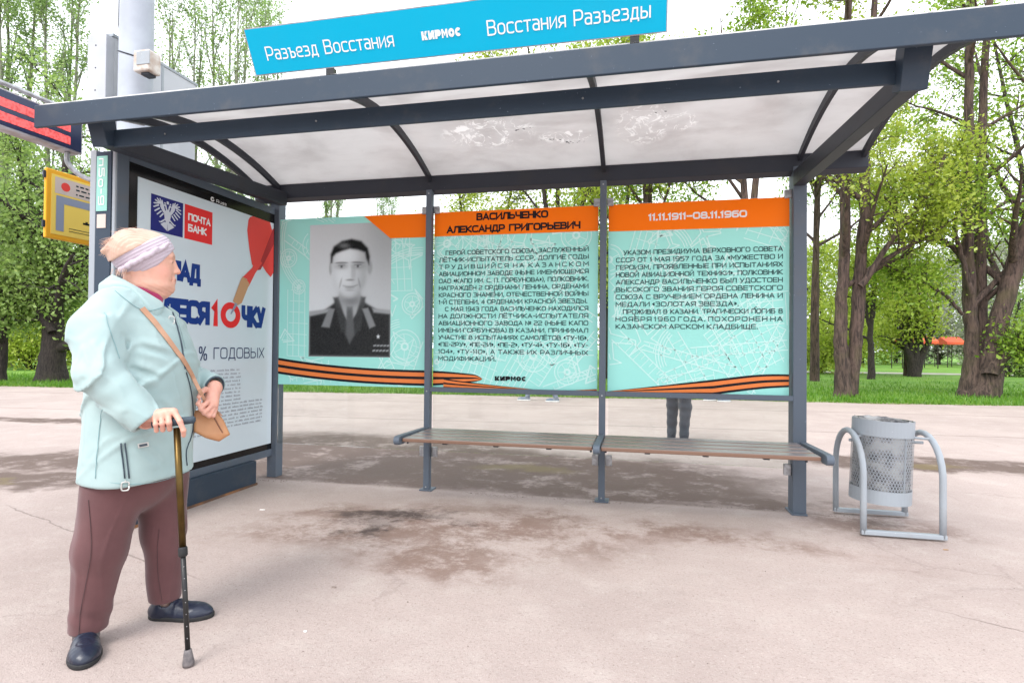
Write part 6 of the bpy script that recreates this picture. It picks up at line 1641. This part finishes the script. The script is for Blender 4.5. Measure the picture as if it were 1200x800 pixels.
# ---- zips, pulls and tabs
def surfline(px, r, nm, mat, n=6, off=.0015, fn=None):
    q = bez([np.array((x, y, 0.)) for x, y in px], n); pts = [hit(p[0], p[1], fn or jacket)-np.array([0, off, 0]) for p in q]
    for _ in range(2): pts = [pts[0]]+[(pts[i-1]+2*pts[i]+pts[i+1])/4 for i in range(1, len(pts)-1)]+[pts[-1]]
    pts = lift(pts, fn or jacket, off+.0005)
    return MB().tube(pts, r, 6).build(nm, mat, wo, local=True, smooth=True)
surfline([(134, 340), (146, 350), (160, 360), (175, 364), (193, 359)], .0012, 'collar_stitching', fabric('jacket_seam', (.20, .36, .38), (.18, .32, .34)), 6, .0005, jk)
surfline([(202, 366), (206, 378), (210, 392), (213, 406), (215, 420), (217, 432)], .0030, 'front_zip', M['zip'])
surfline([(218, 436), (222, 450), (225, 466), (226, 482), (226, 500), (223, 514), (218, 528), (219, 545)], .0022, 'front_zip', M['zip'])
surfline([(206, 370), (210, 380), (214, 394), (217, 408)], .0018, 'front_zip', M['jacket'])
for x0 in (141, 146): surfline([(x0, 519), (x0+2, 535), (x0+5, 560)], .0028, 'pocket_zip', M['zip'], 3)
def pull(px, py, r1, r2, nm='zip_pull'):
    q = hit(px, py, jacket)-np.array([0, .006, 0]); pts = [q+np.array([r1*math.copysign(abs(math.cos(a))**.5, math.cos(a)), 0, r2*math.copysign(abs(math.sin(a))**.5, math.sin(a))]) for a in np.linspace(0, 2*math.pi, 25)]
    MB().tube(pts, .0026, 6).build(nm, M['pull'], wo, local=True, smooth=True)
M['pull'] = surf('pale_metal_pull', (.60, .60, .58), (.5, .5, .48), 20, .35, .5)
zz = hit(147, 562, jacket); q = zz-np.array([0, .008, .022])
MB().tube([q+np.array([.012*math.copysign(abs(math.cos(a))**.5, math.cos(a)), 0, .016*math.copysign(abs(math.sin(a))**.5, math.sin(a))]) for a in np.linspace(0, 2*math.pi, 25)], .0030, 6).build('zip_pull', M['pull'], wo, local=True, smooth=True)
MB().tube([zz-np.array([0, .003, 0]), q+np.array([0, 0, .016])], .0022, 5).build('zip_pull', M['pull'], wo, local=True)
pull(201, 375, .010, .015)
q = hit(168, 521, jacket); mb = MB(); mb.box(-.018, .018, -.006, -.001, -.009, .009, Matrix.Translation(q) @ Matrix.Rotation(-.15, 4, 'Y')); mb.build('pocket_tab', M['pull'], wo, local=True, bevel=.002)
mb = MB(); mb.box(-.013, .013, -.0075, -.006, -.0045, .0045, Matrix.Translation(q) @ Matrix.Rotation(-.15, 4, 'Y')); mb.build('tab_slot', M['zip'], wo, local=True)
surfline([(119, 480), (116, 500), (113, 530), (111, 560)], .0012, 'panel_seam', bpy.data.materials['jacket_seam'], 5)
surfline([(122, 366), (128, 385), (134, 402), (140, 420)], .0011, 'panel_seam', bpy.data.materials['jacket_seam'], 5, fn=jacket)
surfline([(128, 565), (150, 567), (175, 566), (200, 560), (222, 551)], .0010, 'hem_stitching', bpy.data.materials['jacket_seam'], 6, off=-.001)

surfline([(103, 585), (106, 620), (106, 650), (100, 685), (94, 715), (92, 742)], .0011, 'side_seam', fabric('dark_plum_seam', (.06, .025, .03), (.05, .02, .02)), 7, .001, trousers)
surfline([(186, 620), (184, 645), (185, 675), (190, 704)], .0009, 'pressed_crease', bpy.data.materials['dark_plum_seam'], 7, -.0003, trousers)
# ---------------------------------------------------------------- people behind the shelter (only legs / feet show under the banners)
M['jeans'] = fabric('dark_grey_blue_denim', (.026, .031, .045), (.045, .05, .065), .85, .4, 300)
M['dkjacket'] = fabric('dark_blue_jacket', (.03, .04, .07), (.04, .05, .09), .8)
M['trainer'] = surf('grey_blue_trainer', (.10, .14, .20), (.2, .22, .25), 20, .7)
M['whitesole'] = surf('white_trainer_sole', (.7, .7, .68), (.6, .6, .58), 20, .6)
def passer(label, locx, rot, stride, jm, tm):
    t = thing('person', label, 'person', (*locx, 0), rot=rot)
    f1, f2 = stride; top = .90
    def legs(P):
        d = None
        for s, f in ((-1, f1), (1, f2)):
            h = (0, s*.085, .88); k = (f*.55+.03, s*.095, .48); a = (f, s*.10, .10)
            e = smin(cap(P, h, k, .092, .066), cap(P, k, a, .066, .052), .03); d = e if d is None else smin(d, e, .02)
        d = smin(d, ell(P, (0, 0, .92), (.11, .16, .12)), .05)+.004*wav(P, 40, 3)+.003*np.sin(P[..., 2]*60)
        return smax(d, .055-P[..., 2], .005)
    sculpt('trousers', legs, (-.45, -.28, .03), (.45, .28, 1.06), .014, M[tm], t)
    def tor(P):
        d = stackf(P, [(.86, 0, 0, .19, .125), (1.1, 0, 0, .185, .125), (1.35, .0, 0, .205, .13), (1.45, 0, 0, .15, .09), (1.50, 0, 0, .08, .07)])
        for s in (-1, 1): d = smin(d, smin(cap(P, (0, s*.19, 1.40), (-.02, s*.245, 1.13), .062, .05), cap(P, (-.02, s*.245, 1.13), (.08, s*.24, .90), .05, .04), .02), .03)
        return d+.003*wav(P, 30, 4)
    sculpt('jacket', tor, (-.25, -.33, .82), (.25, .33, 1.54), .014, M[jm], t)
    def hd_(P):
        A = np.stack([P[..., 0], np.abs(P[..., 1]), P[..., 2]], -1)
        d = smin(ell(A, (-.01, 0, 1.66), (.095, .075, .10)), ell(A, (.03, 0, 1.585), (.06, .055, .07)), .03)
        d = smin(d, cap(A, (.085, 0, 1.65), (.105, 0, 1.615), .009, .012), .01); d = smax(d, -ell(A, (.10, .03, 1.65), (.015, .016, .011)), .008); d = smin(d, ell(A, (-.01, .078, 1.63), (.015, .008, .026)), .005)
        d = smax(d, -cap(A, (.105, 0, 1.575), (.08, .025, 1.575), .003), .003)
        return smin(d, cap(P, (-.02, 0, 1.45), (-.01, 0, 1.56), .055, .052), .02)
    sculpt('head', hd_, (-.13, -.11, 1.44), (.14, .11, 1.78), .009, M['skin'], t, color=lambda V: np.tile((.66, .40, .30), (len(V), 1)))
    sculpt('hair', lambda P: smax(ell(P, (-.018, 0, 1.668), (.102, .083, .104)), (P[..., 0]*.9-(P[..., 2]-1.66))-.015, .01), (-.14, -.11, 1.55), (.12, .11, 1.79), .010, surf('brown_hair', (.08, .05, .035), (.05, .03, .02), 40, .7), t)
    for s, f in ((-1, f1), (1, f2)):
        sculpt('shoe', lambda P, s=s, f=f: smax(smin(ell(P, (f+.12, s*.10, .035), (.10, .047, .045)), ell(P, (f, s*.10, .045), (.07, .042, .06)), .03), .02-P[..., 2], .004), (f-.1, s*.10-.07, .0), (f+.25, s*.10+.07, .13), .009, M['trainer'], t)
        sculpt('sole', lambda P, s=s, f=f: smax(smin(ell(P*np.array([1, 1, 0]), (f+.12, s*.10, 0), (.108, .052, .05)), ell(P*np.array([1, 1, 0]), (f, s*.10, 0), (.075, .046, .05)), .03), np.abs(P[..., 2]-.014)-.014, .003), (f-.1, s*.10-.07, -.008), (f+.25, s*.10+.07, .05), .008, M['whitesole'], t)
        def hnd(P, s=s):
            b = np.array([.095, s*.24, .865]); d = ell(P, b, (.026, .015, .042))
            for i in range(4): a0 = b+np.array([-.018+.012*i, 0, -.03]); d = smin(d, chain(P, [(a0, .0085), (a0+np.array([.008, -s*.006, -.03]), .008), (a0+np.array([.004, -s*.02, -.052]), .007)], .004), .004)
            return smin(d, chain(P, [(b+np.array([.016, 0, .01]), .010), (b+np.array([.040, -s*.01, -.025]), .008)], .004), .006)
        sculpt('hand', hnd, (.02, s*.24-.05, .75), (.17, s*.24+.05, .93), .006, M['skin'], t, color=lambda V: np.tile((.66, .40, .30), (len(V), 1)))
    return t
passer('standing person in dark grey jeans whose legs show below the right banner', (.46, 6.95), math.radians(52), (-.02, .03), 'dkjacket', 'jeans')
pw = onG(634, 470)
passer('walking person whose trainers show under the rail of the middle banner', (pw[0], pw[1]), math.radians(186), (.31, -.33), 'dkjacket', 'trainer')
pw = onG(838, 471)
passer('distant person whose dark shoes show faintly under the rail of the right banner', (pw[0], pw[1]+.2), math.radians(8), (.12, -.14), 'shirt', 'jeans')
